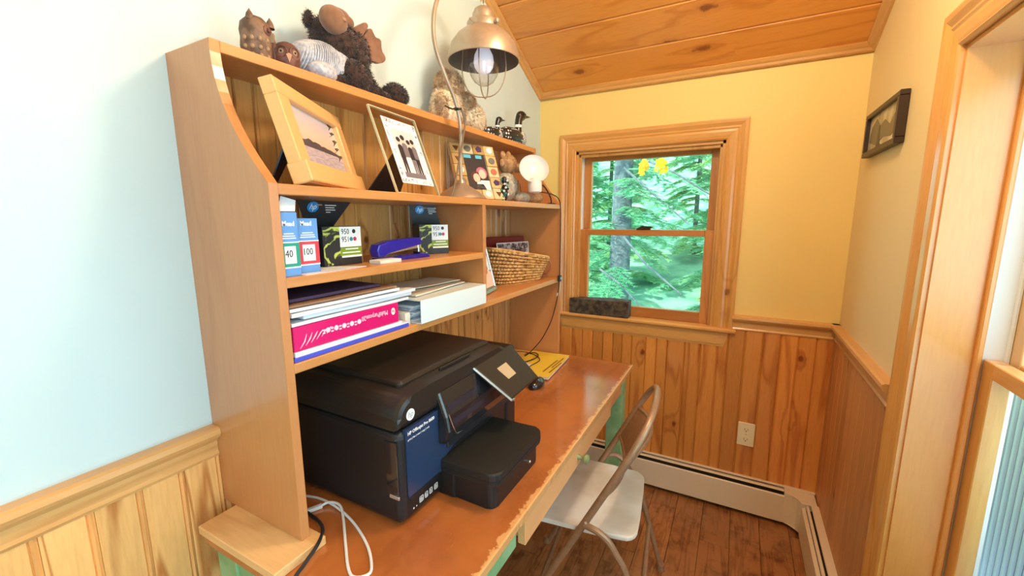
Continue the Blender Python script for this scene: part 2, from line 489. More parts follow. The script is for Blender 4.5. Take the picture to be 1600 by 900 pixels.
while p < Lc-.2:
    inst('board', cm, ceil, mc @ Vector((0, p, 0)), qe); p += cw
# ceiling trims (cove strips) at far wall, left wall rake, right wall rake
def strip(name, M, L_, mat):
    mb = MB(); mb.prism([(0, 0), (.030, 0), (.030, .006), (.022, .012), (.014, .016), (.008, .024), (0, .026)], L_, M)
    return struct(name, mb, mat)
down = nrm
strip('trim_5', fr((XR, 0, Z0), du, down) if Vector(du).cross(down).x < 0 else fr((0, 0, Z0), du, down), XR, W_railx)
for nm, xx, ox in (('trim_6', 0, 1), ('trim_7', XR, -1)):
    o_ = Vector((xx, 0, Z0)); xd = Vector((ox, 0, 0)); n3 = xd.cross(down)
    if n3.dot(du) < 0: o_ = o_ + du*Lc
    strip(nm, fr(o_, xd, down), Lc, W_raily)

# ------------------------------------------------------------------ windows
def casing_prof(wd=.088):   # (across, out) from inner edge to outer edge
    return [(0, 0), (0, .010), (.006, .014), (.012, .010), (.018, .012), (.034, .015), (.044, .013), (.050, .016), (.058, .013), (.064, .016), (.072, .020), (.082, .021), (wd, .019), (wd, 0)]
def casing_side(mb, M, L_, miter=True, mi=0, both=True):
    """extrude casing profile along local z for L_, mitred outwards at the top (far end), profile x=across outwards, y=out of wall"""
    pr_ = casing_prof(); n = len(pr_)
    vs = [(p[0], p[1], 0 - (p[0] if both == 2 else 0)) for p in pr_] + [(p[0], p[1], L_ + (p[0] if miter else 0)) for p in pr_]
    fs = [tuple(range(n))[::-1], tuple(range(n, 2*n))] + [(i, (i+1) % n, n+(i+1) % n, n+i) for i in range(n)]
    mb.add(vs, fs, mi, M)
win = bpy.data.objects.new('window_1', None); COL.objects.link(win); win['kind'] = 'structure'; win.location = (.565, 0, .89)
def part(n, mb, mt, par, **k): return obj(n, mb, mt, par, **k)
# casing: local x across, y out(-Y), z along
def M3(o, x, y, z):
    m_ = Matrix((Vector(x), Vector(y), Vector(z))).transposed().to_4x4(); m_.translation = Vector(o); return m_
c = MB(); casing_side(c, M3((WX0, 0, WZ0-.012), (-1, 0, 0), (0, -1, 0), (0, 0, 1)), WZ1-WZ0+.012); part('casing_board', c, W_railz, win)
c = MB(); casing_side(c, M3((WX1, 0, WZ0-.012), (1, 0, 0), (0, -1, 0), (0, 0, 1)), WZ1-WZ0+.012); part('casing_board', c, W_railz, win)
c = MB(); casing_side(c, M3((WX0, 0, WZ1), (0, 0, 1), (0, -1, 0), (1, 0, 0)), WX1-WX0, both=2); part('casing_board', c, W_railx, win)
# jambs
j = MB(); j.box(WX0, WX0+.012, 0.0, T, WZ0, WZ1).box(WX1-.012, WX1, 0, T, WZ0, WZ1); part('jamb', j, W_railz, win)
part('head_jamb', MB().box(WX0, WX1, 0, T, WZ1-.014, WZ1), W_railx, win)
j = MB(); j.box(WX0+.012, WX0+.020, .028, .125, WZ0, WZ1-.014).box(WX1-.020, WX1-.012, .028, .125, WZ0, WZ1-.014)
part('jamb_liner', j, M_white, win)
j = MB(); j.box(WX0+.010, WX0+.024, .012, .026, WZ0, WZ1-.014, bev=.003).box(WX1-.024, WX1-.010, .012, .026, WZ0, WZ1-.014, bev=.003).box(WX0, WX1, .012, .026, WZ1-.03, WZ1-.012, bev=.003)
part('stop_bead', j, W_railz, win)
part('sill_board', MB().box(WX0, WX1, 0.0, T, WZ0-.014, WZ0), W_railx, win)
s_ = MB(); s_.prism([(0, 0), (.030, 0), (.036, .006), (.036, .014), (.030, .020), (0, .020)], .890, fr((1.018, .0, WZ0-.0205), (0, -1, 0), (0, 0, 1)) if Vector((0, -1, 0)).cross(Vector((0, 0, 1))).x < 0 else fr((.128, .0, WZ0-.0205), (0, -1, 0), (0, 0, 1)))
part('stool', s_, W_railx, win)
s_ = MB(); s_.prism([(.150, .800), (.972, .800), (.990, .871), (.134, .871)], .015, fr((0, 0, 0), (1, 0, 0), (0, 0, 1)))
s_.prism([(.158, .812), (.966, .812), (.980, .85), (.142, .85)], .020, fr((0, 0, 0), (1, 0, 0), (0, 0, 1)))
part('apron', s_, W_railx, win)
def sash(par, x0, x1, z0, z1, y0, y1, st, rt_top, rt_bot, name):
    r_ = obj(name, MB().box(x0, x0+st, y0, y1, z0, z1, bev=.002).box(x1-st, x1, y0, y1, z0, z1, bev=.002), W_sash, par)
    obj('rail', MB().box(x0+st, x1-st, y0, y1, z1-rt_top, z1, bev=.002), W_sashx, r_)
    obj('rail', MB().box(x0+st, x1-st, y0, y1, z0, z0+rt_bot, bev=.002), W_sashx, r_)
    ym = (y0+y1)/2
    obj('pane', MB().box(x0+st-.004, x1-st+.004, ym-.002, ym+.002, z0+rt_bot-.004, z1-rt_top+.004), M_glass, r_)
    return r_
sash(win, WX0+.020, WX1-.020, 1.318, WZ1-.014, .078, .110, .040, .030, .030, 'upper_sash')
lo = sash(win, WX0+.020, WX1-.020, WZ0, 1.348, .034, .070, .044, .030, .052, 'lower_sash')
lk = MB(); lk.box(.53, .60, .030, .062, 1.348, 1.356, bev=.003).prism([(.535, 0), (.56, .012), (.60, .010), (.615, .002), (.60, 0)], .016, fr((0, .052, 1.356), (1, 0, 0), (0, 0, 1)))
obj('sash_lock', lk, plain('dark_bronze', (.06, .04, .02), .35, metal=.6), lo)

# right window (tall double-hung), behind a deep wood jamb
rw = bpy.data.objects.new('window_2', None); COL.objects.link(rw); rw['kind'] = 'structure'; rw.location = (XR, -1.3, RZ0)
c = MB(); casing_side(c, M3((XR, RY1, RZ0), (0, 1, 0), (-1, 0, 0), (0, 0, 1)), RZ1-RZ0); obj('casing_board', c, W_railz, rw)
c = MB(); casing_side(c, M3((XR, RY0, RZ0), (0, -1, 0), (-1, 0, 0), (0, 0, 1)), RZ1-RZ0); obj('casing_board', c, W_railz, rw)
c = MB(); casing_side(c, M3((XR, RY0, RZ1), (0, 0, 1), (-1, 0, 0), (0, 1, 0)), RY1-RY0, both=2); obj('casing_board', c, W_raily, rw)
obj('casing_board', MB().box(XR-.018, XR, RY0-.088, RY1+.088, RZ0-.085, RZ0-.02), W_raily, rw)
obj('sill_board', MB().box(XR-.03, XR+.22, RY0-.02, RY1+.0, RZ0-.02, RZ0), W_raily, rw)
JX = XR+.105
M_jamb = wood('jamb_pine', srgb(228, 160, 84), srgb(204, 130, 62), 'z', .32, .0, .22, .5, ring=2, var=.02)
def jamb(y, s):
    o = obj('jamb', MB().box(XR, XR+.168, y, y-s*.006, RZ0, RZ1), M_jamb, rw)
    obj('stop_bead', MB().box(JX-.012, JX, y-s*.006, y-s*.020, RZ0, RZ1, bev=.003), M_jamb, o)
    obj('jamb_liner', MB().box(JX, XR+.168, y-s*.006, y-s*.010, RZ0, RZ1).box(JX+.037, JX+.041, y-s*.01, y-s*.022, RZ0, RZ1), M_white, o)
jamb(RY1, 1); jamb(RY0, -1)
obj('head_jamb', MB().box(XR, XR+.22, RY0+.006, RY1-.006, RZ1-.010, RZ1-.001), M_jamb, rw)
def rsash(x0, x1, z0, z1, tt, bb, name, mt, mty):
    y0, y1 = RY0+.012, RY1-.012; st = .046
    r_ = obj(name, MB().box(x0, x1, y0, y0+st, z0, z1, bev=.002).box(x0, x1, y1-st, y1, z0, z1, bev=.002), mt, rw)
    obj('rail', MB().box(x0, x1, y0+st, y1-st, z1-tt, z1, bev=.002), mty, r_)
    obj('rail', MB().box(x0, x1, y0+st, y1-st, z0, z0+bb, bev=.002), mty, r_)
    xm = (x0+x1)/2; obj('pane', MB().box(xm-.002, xm+.002, y0+st-.004, y1-st+.004, z0+bb-.004, z1-tt+.004), M_glass, r_)
W_lt = wood('light_sash', srgb(232, 190, 130), srgb(206, 154, 92), 'z', .4, 0, .3, .3, ring=2.5)
rsash(JX+.004, JX+.036, RZ0, 1.085, .035, .06, 'lower_sash', W_railz, W_raily)
rsash(JX+.042, JX+.062, 1.055, RZ1, .035, .035, 'upper_sash', W_lt, W_raily)
# window beside the camera (not in view): frame only
rw2 = bpy.data.objects.new('window_3', None); COL.objects.link(rw2); rw2['kind'] = 'structure'; rw2.location = (XR, -2.87, .36)
c = MB(); c.box(XR-.018, XR+T, SY0-.06, SY0+.01, .30, 2.16).box(XR-.018, XR+T, SY1-.01, SY1+.06, .30, 2.16).box(XR-.018, XR+T, SY0, SY1, 2.09, 2.16).box(XR-.018, XR+T, SY0, SY1, .30, .37).box(XR+.05, XR+.09, SY0, SY1, 1.2, 1.25)
obj('window_frame', c, W_railz, rw2)
obj('pane', MB().box(XR+.07, XR+.074, SY0, SY1, .37, 2.09), M_glass, rw2)

# ------------------------------------------------------------------ baseboard heaters
ht = thing('baseboard_heater', 'cream enamel baseboard heater running along the far wall below the window', 'heater', (.7, -.03, 0))
prof = [(0.0, .020), (0, .168), (.030, .171), (.030, .155), (.030, .155)]
hx0, hx1 = .02, 1.330
def xprof(mb, pts, x0, x1, mi=0):  # pts (out,z) out=-y
    M = M3((x0, 0, 0), (0, -1, 0), (0, 0, 1), (1, 0, 0)); n = len(pts)
    vs = [(p[0], p[1], 0) for p in pts]+[(p[0], p[1], x1-x0) for p in pts]
    fs = [tuple(range(n)), tuple(range(n, 2*n))[::-1]]+[(i, (i+1) % n, n+(i+1) % n, n+i) for i in range(n)]
    mb.add(vs, fs, mi, M)
yw = .0135
a = MB(); xprof(a, [(yw, .02), (yw, .172), (.027, .172), (.030, .170), (.028, .168), (.016+.0, .166), (.016, .02)], hx0, XR-.014); obj('back_plate', a, M_heater, ht)
a = MB(); xprof(a, [(.043, .169), (.053, .167), (.055, .163), (.043, .165)], hx0, 1.27); obj('damper', a, M_heater, ht)
a = MB(); xprof(a, [(.070, .154), (.074, .148), (.074, .020), (.071, .020), (.071, .146), (.068, .152)], hx0, 1.27); obj('front_panel', a, M_heater, ht)
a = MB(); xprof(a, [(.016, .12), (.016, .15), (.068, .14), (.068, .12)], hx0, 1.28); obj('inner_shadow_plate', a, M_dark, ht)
a = MB(); a.prism([(1.27, -.016), (1.27, -.074), (1.300, -.080), (1.318, -.095), (1.328, -.12), (1.388, -.12), (1.388, -.016)], .168, I4, z0=.02, bev=.004); obj('corner_cover', a, M_heater, ht)
h2 = thing('baseboard_heater', 'cream enamel baseboard heater on the right wall under the tall window', 'heater', (XR-.03, -1.0, 0))
def yprof(mb, pts, y0, y1):
    M = M3((XR, y0, 0), (-1, 0, 0), (0, 0, 1), (0, 1, 0)); n = len(pts)
    vs = [(p[0], p[1], 0) for p in pts]+[(p[0], p[1], y1-y0) for p in pts]
    mb.add(vs, [tuple(range(n)), tuple(range(n, 2*n))[::-1]]+[(i, (i+1) % n, n+(i+1) % n, n+i) for i in range(n)], 0, M)
a = MB(); yprof(a, [(yw, .02), (yw, .172), (.040, .172), (.042, .168), (.016, .166), (.016, .02)], -2.1, -.1215); obj('back_plate', a, M_heater, h2)
a = MB(); yprof(a, [(.050, .168), (.058, .166), (.060, .160), (.050, .163)], -2.1, -.13); obj('damper', a, M_heater, h2)
a = MB(); yprof(a, [(.062, .158), (.074, .150), (.074, .02), (.071, .02), (.071, .148), (.062, .154)], -2.1, -.13); obj('front_panel', a, M_heater, h2)
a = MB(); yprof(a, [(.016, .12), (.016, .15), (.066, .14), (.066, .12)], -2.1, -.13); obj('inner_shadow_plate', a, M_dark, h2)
# ------------------------------------------------------------------ desk
YL, YR_, ZT, ZA, ZBs, ZC, ZD = -1.738, -.382, 1.721, 1.467, 1.300, 1.137, .760
desk = thing('desk', 'old green-legged desk with worn orange-brown varnished top under the hutch', 'desk', (.31, -1.08, 0))
obj('desktop', MB().box(.058, .625, -1.807, -.351, .737, ZD, bev=.003, seg=2), M_desk, desk, loc=(0, 0, 0))
for lx, ly in ((.535, -.445), (.535, -1.79), (.07, -.445), (.07, -1.79)):
    obj('leg', MB().box(lx, lx+.068, ly, ly+.068, 0, .737, bev=.002), M_green, desk)
obj('side_rail', MB().box(.10, .535, -.40, -.382, .64, .737), M_green, desk)
obj('side_rail', MB().box(.10, .535, -1.785, -1.765, .64, .737), M_green, desk)
obj('front_rail', MB().box(.578, .596, -1.725, -1.425, .655, .737), M_green, desk)
obj('front_rail', MB().box(.578, .598, -.690, -.445, .655, .737), W_apron, desk)['label'] = 'unpainted end of the front rail'
obj('back_rail', MB().box(.075, .09, -1.72, -.445, .64, .737), M_green, desk)
dr = obj('drawer', MB().box(.598, .618, -1.421, -.690, .662, .733, bev=.0015).box(.15, .598, -1.41, -.70, .67, .70), W_apron, desk)
kn = MB(); kn.lathe([(0, 0), (.009, 0), (.007, .006), (.006, .012), (.012, .018), (.015, .024), (.014, .030), (.008, .034), (0, .035)], fr((.618, -1.060, .690), (0, 1, 0), (0, 0, 1)), 16)
obj('knob', kn, plain('knob_olive', srgb(134, 146, 98), .35), dr)
kn = MB(); kn.lathe([(0, 0), (.007, 0), (.005, .006), (.009, .012), (.007, .018), (0, .019)], M3((.572, -.445, .640), (1, 0, 0), (0, 0, 1), (0, -1, 0)), 12)
obj('leg_peg', kn, M_green, desk)

o = obj('board', MB().box(.055, .312, -1.812, -1.705, ZD, .7785, bev=.0015), W_raw, loc=(.18, -1.758, ZD))
tag(o, 'pale unfinished board lying on the desk under the left side of the hutch', 'board')

# ------------------------------------------------------------------ hutch
hut = thing('desk_hutch', 'tall honey-brown wooden hutch with curved sides and shelves standing on the desk', 'hutch', (.14, -1.06, ZD))
D_, DT, TH = .284, .153, .018
def side_pts(zb):
    pts = [(0, zb), (D_, zb), (D_, ZA)]
    # concave curve from shelf A up to the top board
    P0, P1, P2, P3 = Vector((D_, ZA)), Vector((.225, ZA+.060)), Vector((DT+.004, ZT-.12)), Vector((DT, ZT-.022))
    for i in range(1, 13):
        t = i/12; p = P0*(1-t)**3+P1*3*t*(1-t)**2+P2*3*t*t*(1-t)+P3*t**3; pts.append((p.x, p.y))
    pts += [(DT, ZT), (0, ZT)]
    return pts
MXZ = fr((0, 0, 0), (1, 0, 0), (0, 0, 1))  # normal -y
obj('side_panel', MB().prism(side_pts(.7785), -YL, MXZ, z0=-YL-TH, bev=.0012), W_hut, hut)
obj('side_panel', MB().prism(side_pts(ZD), -YR_, MXZ, z0=-YR_+TH, bev=.0012), W_hut, hut)
yi0, yi1 = YL+TH, YR_-TH
obj('top_board', MB().box(0, DT, yi0, yi1, ZT-.020, ZT, bev=.0012), W_huty, hut, loc=(0, -1, ZT))
for z in (ZA, ZC):
    obj('shelf', MB().box(.014, D_, yi0, yi1, z-.019, z, bev=.0015), W_huty, hut, loc=(0, -1, z))
YD = -1.053
obj('shelf', MB().box(.014, D_, yi0, YD, ZBs-.019, ZBs, bev=.0015), W_huty, hut, loc=(0, -1, ZBs))
obj('divider', MB().box(.014, D_, YD, YD+.018, ZC, ZA-.019, bev=.001), W_hut, hut)
obj('back_rail', MB().box(.014, .030, yi0, yi1, ZD, .795, bev=.001), W_huty, hut)
def bb_mesh(wd, h):
    t = .012; pts = [(0, 0), (0, t-.004), (.003, t)]
    for c_ in (wd*.5,):
        pts += [(c_-.007, t), (c_-.005, t-.003), (c_-.003, t), (c_+.003, t), (c_+.005, t-.003), (c_+.007, t)]
    pts += [(wd-.003, t), (wd, t-.004), (wd, 0)]
    return MB().prism(pts, h, I4).mesh('back_board', W_back)
bw = (yi1-yi0)/15; bm_ = bb_mesh(bw-.0008, ZT-.020-.795)
bm_.transform(Matrix.Rotation(R(90), 4, 'Z')); bm_.transform(Matrix.Translation((.014, 0, 0)) @ Matrix.Diagonal((1, 1, 1, 1)))
for v in bm_.vertices: v.co.x = .028-v.co.x-.012 if False else v.co.x
# rotation by 90deg maps (x,y)->(-y,x): face points to -x; mirror so that the beads face the room
for v in bm_.vertices: v.co.x = .015-(v.co.x-.014)
bm_.flip_normals()
for i in range(15):
    o = inst('back_board', bm_, hut, (-.14, yi0+i*bw-(-1.06), .795-ZD))
# ------------------------------------------------------------------ small materials
P_paper = plain('paper', (.74, .77, .82), .7)
P_paper2 = plain('paper_warm', (.78, .72, .62), .7)
P_white = plain('white_print', (.85, .85, .85), .5)
P_ink = plain('black_print', (.015, .015, .018), .45)
P_gloss = plain('black_gloss', (.012, .014, .018), .12, coat=.6)
P_matte = plain('black_tray', (.012, .012, .011), .55)
P_lid = plain('printer_lid', (.020, .016, .013), .36)
P_silver = plain('silver', (.6, .6, .6), .25, metal=.9)
P_blue = plain('box_blue', srgb(96, 150, 214), .45)
P_hpblue = plain('logo_blue', srgb(30, 130, 200), .4)
P_green = plain('box_green', srgb(30, 150, 125), .45)
P_red = plain('box_red', srgb(205, 60, 75), .45)
P_pink = plain('ream_pink', srgb(214, 24, 110), .22, coat=.5, bump=.3, nscale=25)
P_navy = plain('stapler_blue', srgb(20, 20, 150), .2, coat=.5)
P_card = plain('cardboard', srgb(176, 130, 90), .8)
P_folder = plain('folder_blue', srgb(70, 80, 200), .4)
P_brownf = plain('kraft_folder', srgb(150, 112, 84), .7)
P_purple = plain('purple_cover', srgb(70, 48, 84), .6)
P_yellow = plain('yellow_cover', srgb(240, 200, 60), .5)
P_lime = plain('lime_print', srgb(170, 195, 50), .5)
P_binder = plain('binder_white', srgb(222, 236, 240), .35)
P_brass = plain('lamp_bronze', srgb(186, 168, 148), .36, metal=.55, noise=.1, nscale=30)
P_brassin = plain('lamp_inside', srgb(120, 108, 96), .5, metal=.3)
P_cord = plain('black_cord', (.02, .018, .018), .5)
P_wcord = plain('white_cord', (.85, .85, .83), .4)
P_chair = plain('chair_tube', srgb(176, 142, 112), .34, metal=.35, noise=.12, nscale=60)
P_seat = plain('chair_seat', srgb(240, 238, 230), .45, c2=srgb(218, 208, 188), nscale=5, detail=3)
P_skin = plain('print_skin', srgb(236, 196, 176), .5)
P_dkcloth = plain('print_dark', srgb(40, 36, 44), .5)
P_frame = wood('frame_maple', srgb(240, 186, 122), srgb(222, 162, 96), 'x', .38, 0, .25, .3, ring=2, var=0)
P_fur = plain('dark_brown_fur', srgb(74, 44, 32), .9, c2=srgb(38, 22, 15), nscale=60, bump=1, sheen=.3)
P_felt = plain('antler_felt', srgb(140, 98, 72), .9, c2=srgb(122, 84, 62), nscale=30, sheen=.3)
P_knit = plain('white_knit', srgb(206, 204, 210), .9, c2=srgb(168, 168, 180), nscale=90, bump=1)
P_owlfur = plain('tan_plush', srgb(228, 198, 160), .95, c2=srgb(180, 144, 106), nscale=40, bump=1, sheen=.3)
P_owlpale = plain('pale_plush', srgb(250, 236, 210), .95, c2=srgb(228, 204, 172), nscale=45, bump=1)
P_carved = plain('carved_wood', srgb(138, 106, 84), .6, c2=srgb(96, 70, 54), nscale=50, bump=.6)
P_carved2 = plain('carved_wood_red', srgb(130, 84, 72), .6, c2=srgb(96, 60, 50), nscale=50, bump=.5)
P_gold = plain('owl_gold', srgb(164, 132, 98), .5)
P_loon = plain('loon_black', srgb(22, 24, 26), .3, coat=.3)
P_bear = plain('bear_tan', srgb(190, 152, 110), .95, c2=srgb(160, 120, 84), nscale=60, bump=1)
P_beargrey = plain('bear_sweater', srgb(206, 196, 176), .95, c2=srgb(170, 158, 138), nscale=80, bump=1)
P_bulbw = plain('white_enamel', (.74, .74, .73), .3)
P_rock = plain('dark_carved_log', srgb(96, 82, 66), .85, c2=srgb(52, 44, 38), nscale=45, bump=1, detail=5)
P_beige = plain('beige_screen', srgb(190, 168, 132), .4)
def hair(mb, surf, n, L_, wd, seed, droop=0.3):
    """scatter short tufts over the faces of a mesh builder's surface"""
    rnd = random.Random(seed); fs = list(surf.bm.faces)
    ws = [f.calc_area() for f in fs]
    for f in rnd.choices(fs, ws, k=n):
        vs = [v.co for v in f.verts]; a = rnd.random(); b = rnd.random()
        if a+b > 1: a, b = 1-a, 1-b
        p = vs[0]+(vs[1]-vs[0])*a+(vs[2]-vs[0])*b
        nn = f.normal.normalized() if f.normal.length else Vector((0, 0, 1))
        d = (nn+Vector((rnd.uniform(-.7, .7), rnd.uniform(-.7, .7), rnd.uniform(-.7, .4)-droop))).normalized()*L_*rnd.uniform(.5, 1.1)
        s_ = d.cross(Vector((rnd.uniform(-1, 1), rnd.uniform(-1, 1), rnd.uniform(-1, 1)))).normalized()*wd
        mb.add([p-s_-nn*.001, p+s_-nn*.001, p+d], [(0, 1, 2)])

# ------------------------------------------------------------------ printer
pr_ = thing('printer', 'large black all-in-one inkjet printer standing on the desk under the lowest shelf', 'printer', (.22, -1.35, ZD))
b = MB(); b.box(.03, .420, -1.605, -1.10, ZD+.004, .975, bev=.018, seg=4)
b.box(.05, .40, -1.59, -1.115, ZD, ZD+.01)
obj('body', b, M_black, pr_)
# lid: rounded on its left side and front edge
pts = [(-1.605, .979), (-1.604, .995)]
for i in range(1, 9):
    a = math.pi-(math.pi/2)*i/8; pts.append((-1.560+.045*math.cos(a), .996+.046*math.sin(a)))
pts += [(-1.50, 1.046), (-1.20, 1.046), (-1.165, 1.040), (-1.150, 1.030), (-1.148, .979)]
b = MB(); b.prism(pts, .422, MYZ, z0=.03, bev=.012)
obj('scanner_lid', b, P_lid, pr_)
b = MB(); b.box(.05, .375, -1.545, -1.170, 1.036, 1.055, bev=.012, seg=4)
o = obj('document_feeder', b, P_lid, pr_)
obj('feeder_latch', MB().box(.385, .393, -1.425, -1.30, 1.044, 1.053, bev=.002), M_black, o)
# right end of the body under the control panel
obj('right_pillar', MB().box(.30, .425, -1.148, -1.10, .90, 1.03, bev=.012, seg=3), M_black, pr_)
# front fascia
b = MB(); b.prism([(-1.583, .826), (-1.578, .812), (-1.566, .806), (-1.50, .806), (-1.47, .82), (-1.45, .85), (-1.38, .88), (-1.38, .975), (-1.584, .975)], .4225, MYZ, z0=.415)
obj('front_cover', b, plain('gloss_blue_reflection', srgb(38, 58, 90), .12, coat=.6), pr_)  # blue window reflection painted into the black cover's base colour
obj('cover_step', MB().prism([(-1.578, .812), (-1.566, .806), (-1.50, .806), (-1.478, .815), (-1.478, .822), (-1.578, .820)], .424, MYZ, z0=.4225), M_black, pr_)
obj('grip_recess', MB().box(.385, .417, -1.6065, -1.604, .835, .955, bev=.0008), P_gloss, pr_)
obj('grip_tip', MB().box(.392, .419, -1.608, -1.604, .828, .836, bev=.001), P_silver, pr_)
# slanted bezel and tilting touch panel
def quadplate(mb, c, t, mi=0, bev=0):
    c = [Vector(p) for p in c]; n = (c[1]-c[0]).cross(c[3]-c[0]).normalized()
    vs = [p for p in c]+[p-n*t for p in c]
    bv, f = mb.add(vs, [(0, 1, 2, 3), (7, 6, 5, 4), (0, 4, 5, 1), (1, 5, 6, 2), (2, 6, 7, 3), (3, 7, 4, 0)], mi)
    if bev: bmesh.ops.bevel(mb.bm, geom=list({e for q in f for e in q.edges}), offset=bev, segments=3, affect='EDGES', profile=.5)
    return mb
bz = MB(); prf = [(.405, 1.020), (.425, 1.014), (.446, .960), (.452, .925), (.448, .905), (.436, .892), (.405, .890)]
bz.prism([(p[0], p[1]) for p in prf], 1.478, MXZ, z0=1.103, bev=.007)
bz = obj('control_bezel', bz, P_gloss, pr_)
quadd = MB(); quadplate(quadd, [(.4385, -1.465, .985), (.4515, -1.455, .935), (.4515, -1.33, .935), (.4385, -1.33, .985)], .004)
obj('bezel_window', quadd, plain('gloss_slate_reflection', srgb(38, 42, 54), .12, coat=.6), bz)  # bezel gets a bluish reflection in its base colour too
obj('bezel_trim', MB().tube([(.447, -1.469, .966), (.4535, -1.462, .935), (.4535, -1.452, .915), (.449, -1.44, .907), (.447, -1.42, .905)], .0013, 6), P_silver, bz)
wg = MB(); quadplate(wg, [(.418, -1.325, 1.030), (.512, -1.285, .944), (.512, -1.122, .950), (.418, -1.122, 1.036)], .012, bev=.005)
wg = obj('touch_panel', wg, P_lid, pr_)
sc_ = MB(); quadplate(sc_, [(.4475, -1.252, 1.0052), (.478, -1.246, .977), (.478, -1.198, .9792), (.4475, -1.202, 1.0072)], .001)
obj('screen', sc_, P_beige, wg)
obj('panel_edge', MB().tube([(.417, -1.327, 1.027), (.511, -1.288, .941), (.512, -1.275, .939)], .004, 6), P_silver, wg)
for i in range(3):
    ic = MB(); y_ = -1.225+i*.012; quadplate(ic, [(.423, y_, 1.0275), (.429, y_, 1.022), (.429, y_+.006, 1.022), (.423, y_+.006, 1.0275)], .0004)
    obj('button', ic, P_beige, wg)
obj('output_slot', MB().box(.40, .428, -1.45, -1.15, .868, .893, bev=.002), P_ink, pr_)
obj('right_foot', MB().box(.36, .425, -1.16, -1.102, ZD+.002, .895, bev=.008, seg=3), M_black, pr_)
def rrect(x0, x1, y0, y1, r0, r1, n=6):
    """rounded only at the x1 side"""
    pts = [(x0, y0)]
    for i in range(n+1):
        a = -math.pi/2+math.pi/2*i/n; pts.append((x1-r0+r0*math.cos(a), y0+r0+r0*math.sin(a)))
    for i in range(n+1):
        a = math.pi/2*i/n; pts.append((x1-r1+r1*math.cos(a), y1-r1+r1*math.sin(a)))
    pts.append((x0, y1)); return pts
ct = MB(); ct.prism(rrect(.41, .562, -1.466, -1.232, .020, .016), .818, I4, z0=ZD, bev=.003)
ct.box(.41, .46, -1.472, -1.226, ZD, .826, bev=.006, seg=2)
ct = obj('paper_drawer', ct, M_black, pr_)
tr = MB(); tr.prism(rrect(.40, .574, -1.472, -1.226, .028, .022), .850, I4, z0=.819, bev=.004)
tr = obj('output_tray', tr, P_matte, pr_)
b = MB(); b.prism(rrect(.41, .5747, -1.4727, -1.2253, .028, .022), .832, I4, z0=.829)
obj('tray_lip', b, M_black, tr)
b = MB(); b.ell((.577, -1.315, .803), (.0035, .004, .004), u=10, v=6); b.tube([(.560, -1.315, .803), (.577, -1.315, .803)], .003, 6); obj('drawer_latch', b, P_silver, ct)
def onx(x, y, z): return fr((x, y, z), (0, 1, 0), (0, 0, 1))
def disc(mb, M, r, n=20, h=.0004, sx=1): return mb.prism([(r*sx*math.cos(2*math.pi*i/n), r*math.sin(2*math.pi*i/n)) for i in range(n)], h, M)
d = MB(); disc(d, onx(.4215, -1.5665, 1.003), .0125, h=.0012); lg = obj('round_badge', d, P_white, pr_)
textobj('badge_letters', 'hp', .017, onx(.4228, -1.5755, .9985), plain('badge_grey', (.35, .4, .38), .4), pr_, shear=.25)
textobj('lettering', 'HP Officejet Pro 8600', .0105, onx(.4226, -1.578, .960), P_white, pr_, bold=.0002, sx=.92)
textobj('lettering', 'print | fax | scan | copy | web', .0062, onx(.4226, -1.578, .948), P_white, pr_, sx=.95)
ic = MB()
for k, (y_, w_) in enumerate(((-1.567, .004), (-1.558, .003), (-1.548, .013), (-1.530, .010), (-1.514, .010), (-1.497, .012))):
    M_ = onx(.4203, y_, .786)
    if k < 2: disc(ic, M_, w_/2)
    else:
        for a0, a1, b0, b1 in ((0, w_, 0, .0015), (0, w_, .0125, .014), (0, .0015, 0, .014), (w_-.0015, w_, 0, .014), (.003, w_-.003, .004, .006), (.003, w_-.004, .008, .010)):
            ic.box(a0, a1, b0, b1, 0, .0006, M=M_)
obj('port_icons', ic, P_white, pr_)

# cables on the desk
def spline(P, n=8):
    P = [Vector(p) for p in P]; out = []
    for i in range(len(P)-1):
        p0, p1, p2, p3 = P[max(i-1, 0)], P[i], P[i+1], P[min(i+2, len(P)-1)]
        for k in range(n):
            t = k/n; out.append(.5*((2*p1)+(p2-p0)*t+(2*p0-5*p1+4*p2-p3)*t*t+(3*p1-p0-3*p2+p3)*t**3))
    return out+[P[-1]]
wc = thing('usb_cable', 'white cable looped on the desk in front of the hutch side panel', 'cable', (.35, -1.66, ZD))
obj('cord', MB().tube(spline([(.06, -1.655, .763), (.137, -1.632, .7625), (.191, -1.622, .764), (.258, -1.628, .766), (.324, -1.643, .763), (.391, -1.672, .763), (.433, -1.701, .763), (.446, -1.720, .763), (.428, -1.737, .763), (.402, -1.728, .763), (.351, -1.691, .7635), (.290, -1.645, .7665), (.255, -1.624, .772), (.222, -1.626, .770), (.210, -1.641, .765)], 10), .0028, 8), P_wcord, wc)
obj('plug', MB().box(-.005, .005, -.016, .018, -.004, .004, bev=.001, M=Matrix.Translation((.203, -1.653, .7645)) @ Matrix.Rotation(R(-25), 4, 'Z')), P_wcord, wc)
o = obj('power_cord', MB().tube(spline([(.05, -1.67, .765), (.15, -1.665, .764), (.235, -1.672, .766), (.285, -1.692, .773), (.318, -1.728, .779), (.330, -1.765, .772), (.345, -1.805, .762), (.40, -1.88, .72)], 8), .0036, 8), P_cord, loc=(.3, -1.7, ZD))
tag(o, 'black power cord running round the foot of the left hutch panel', 'cord')

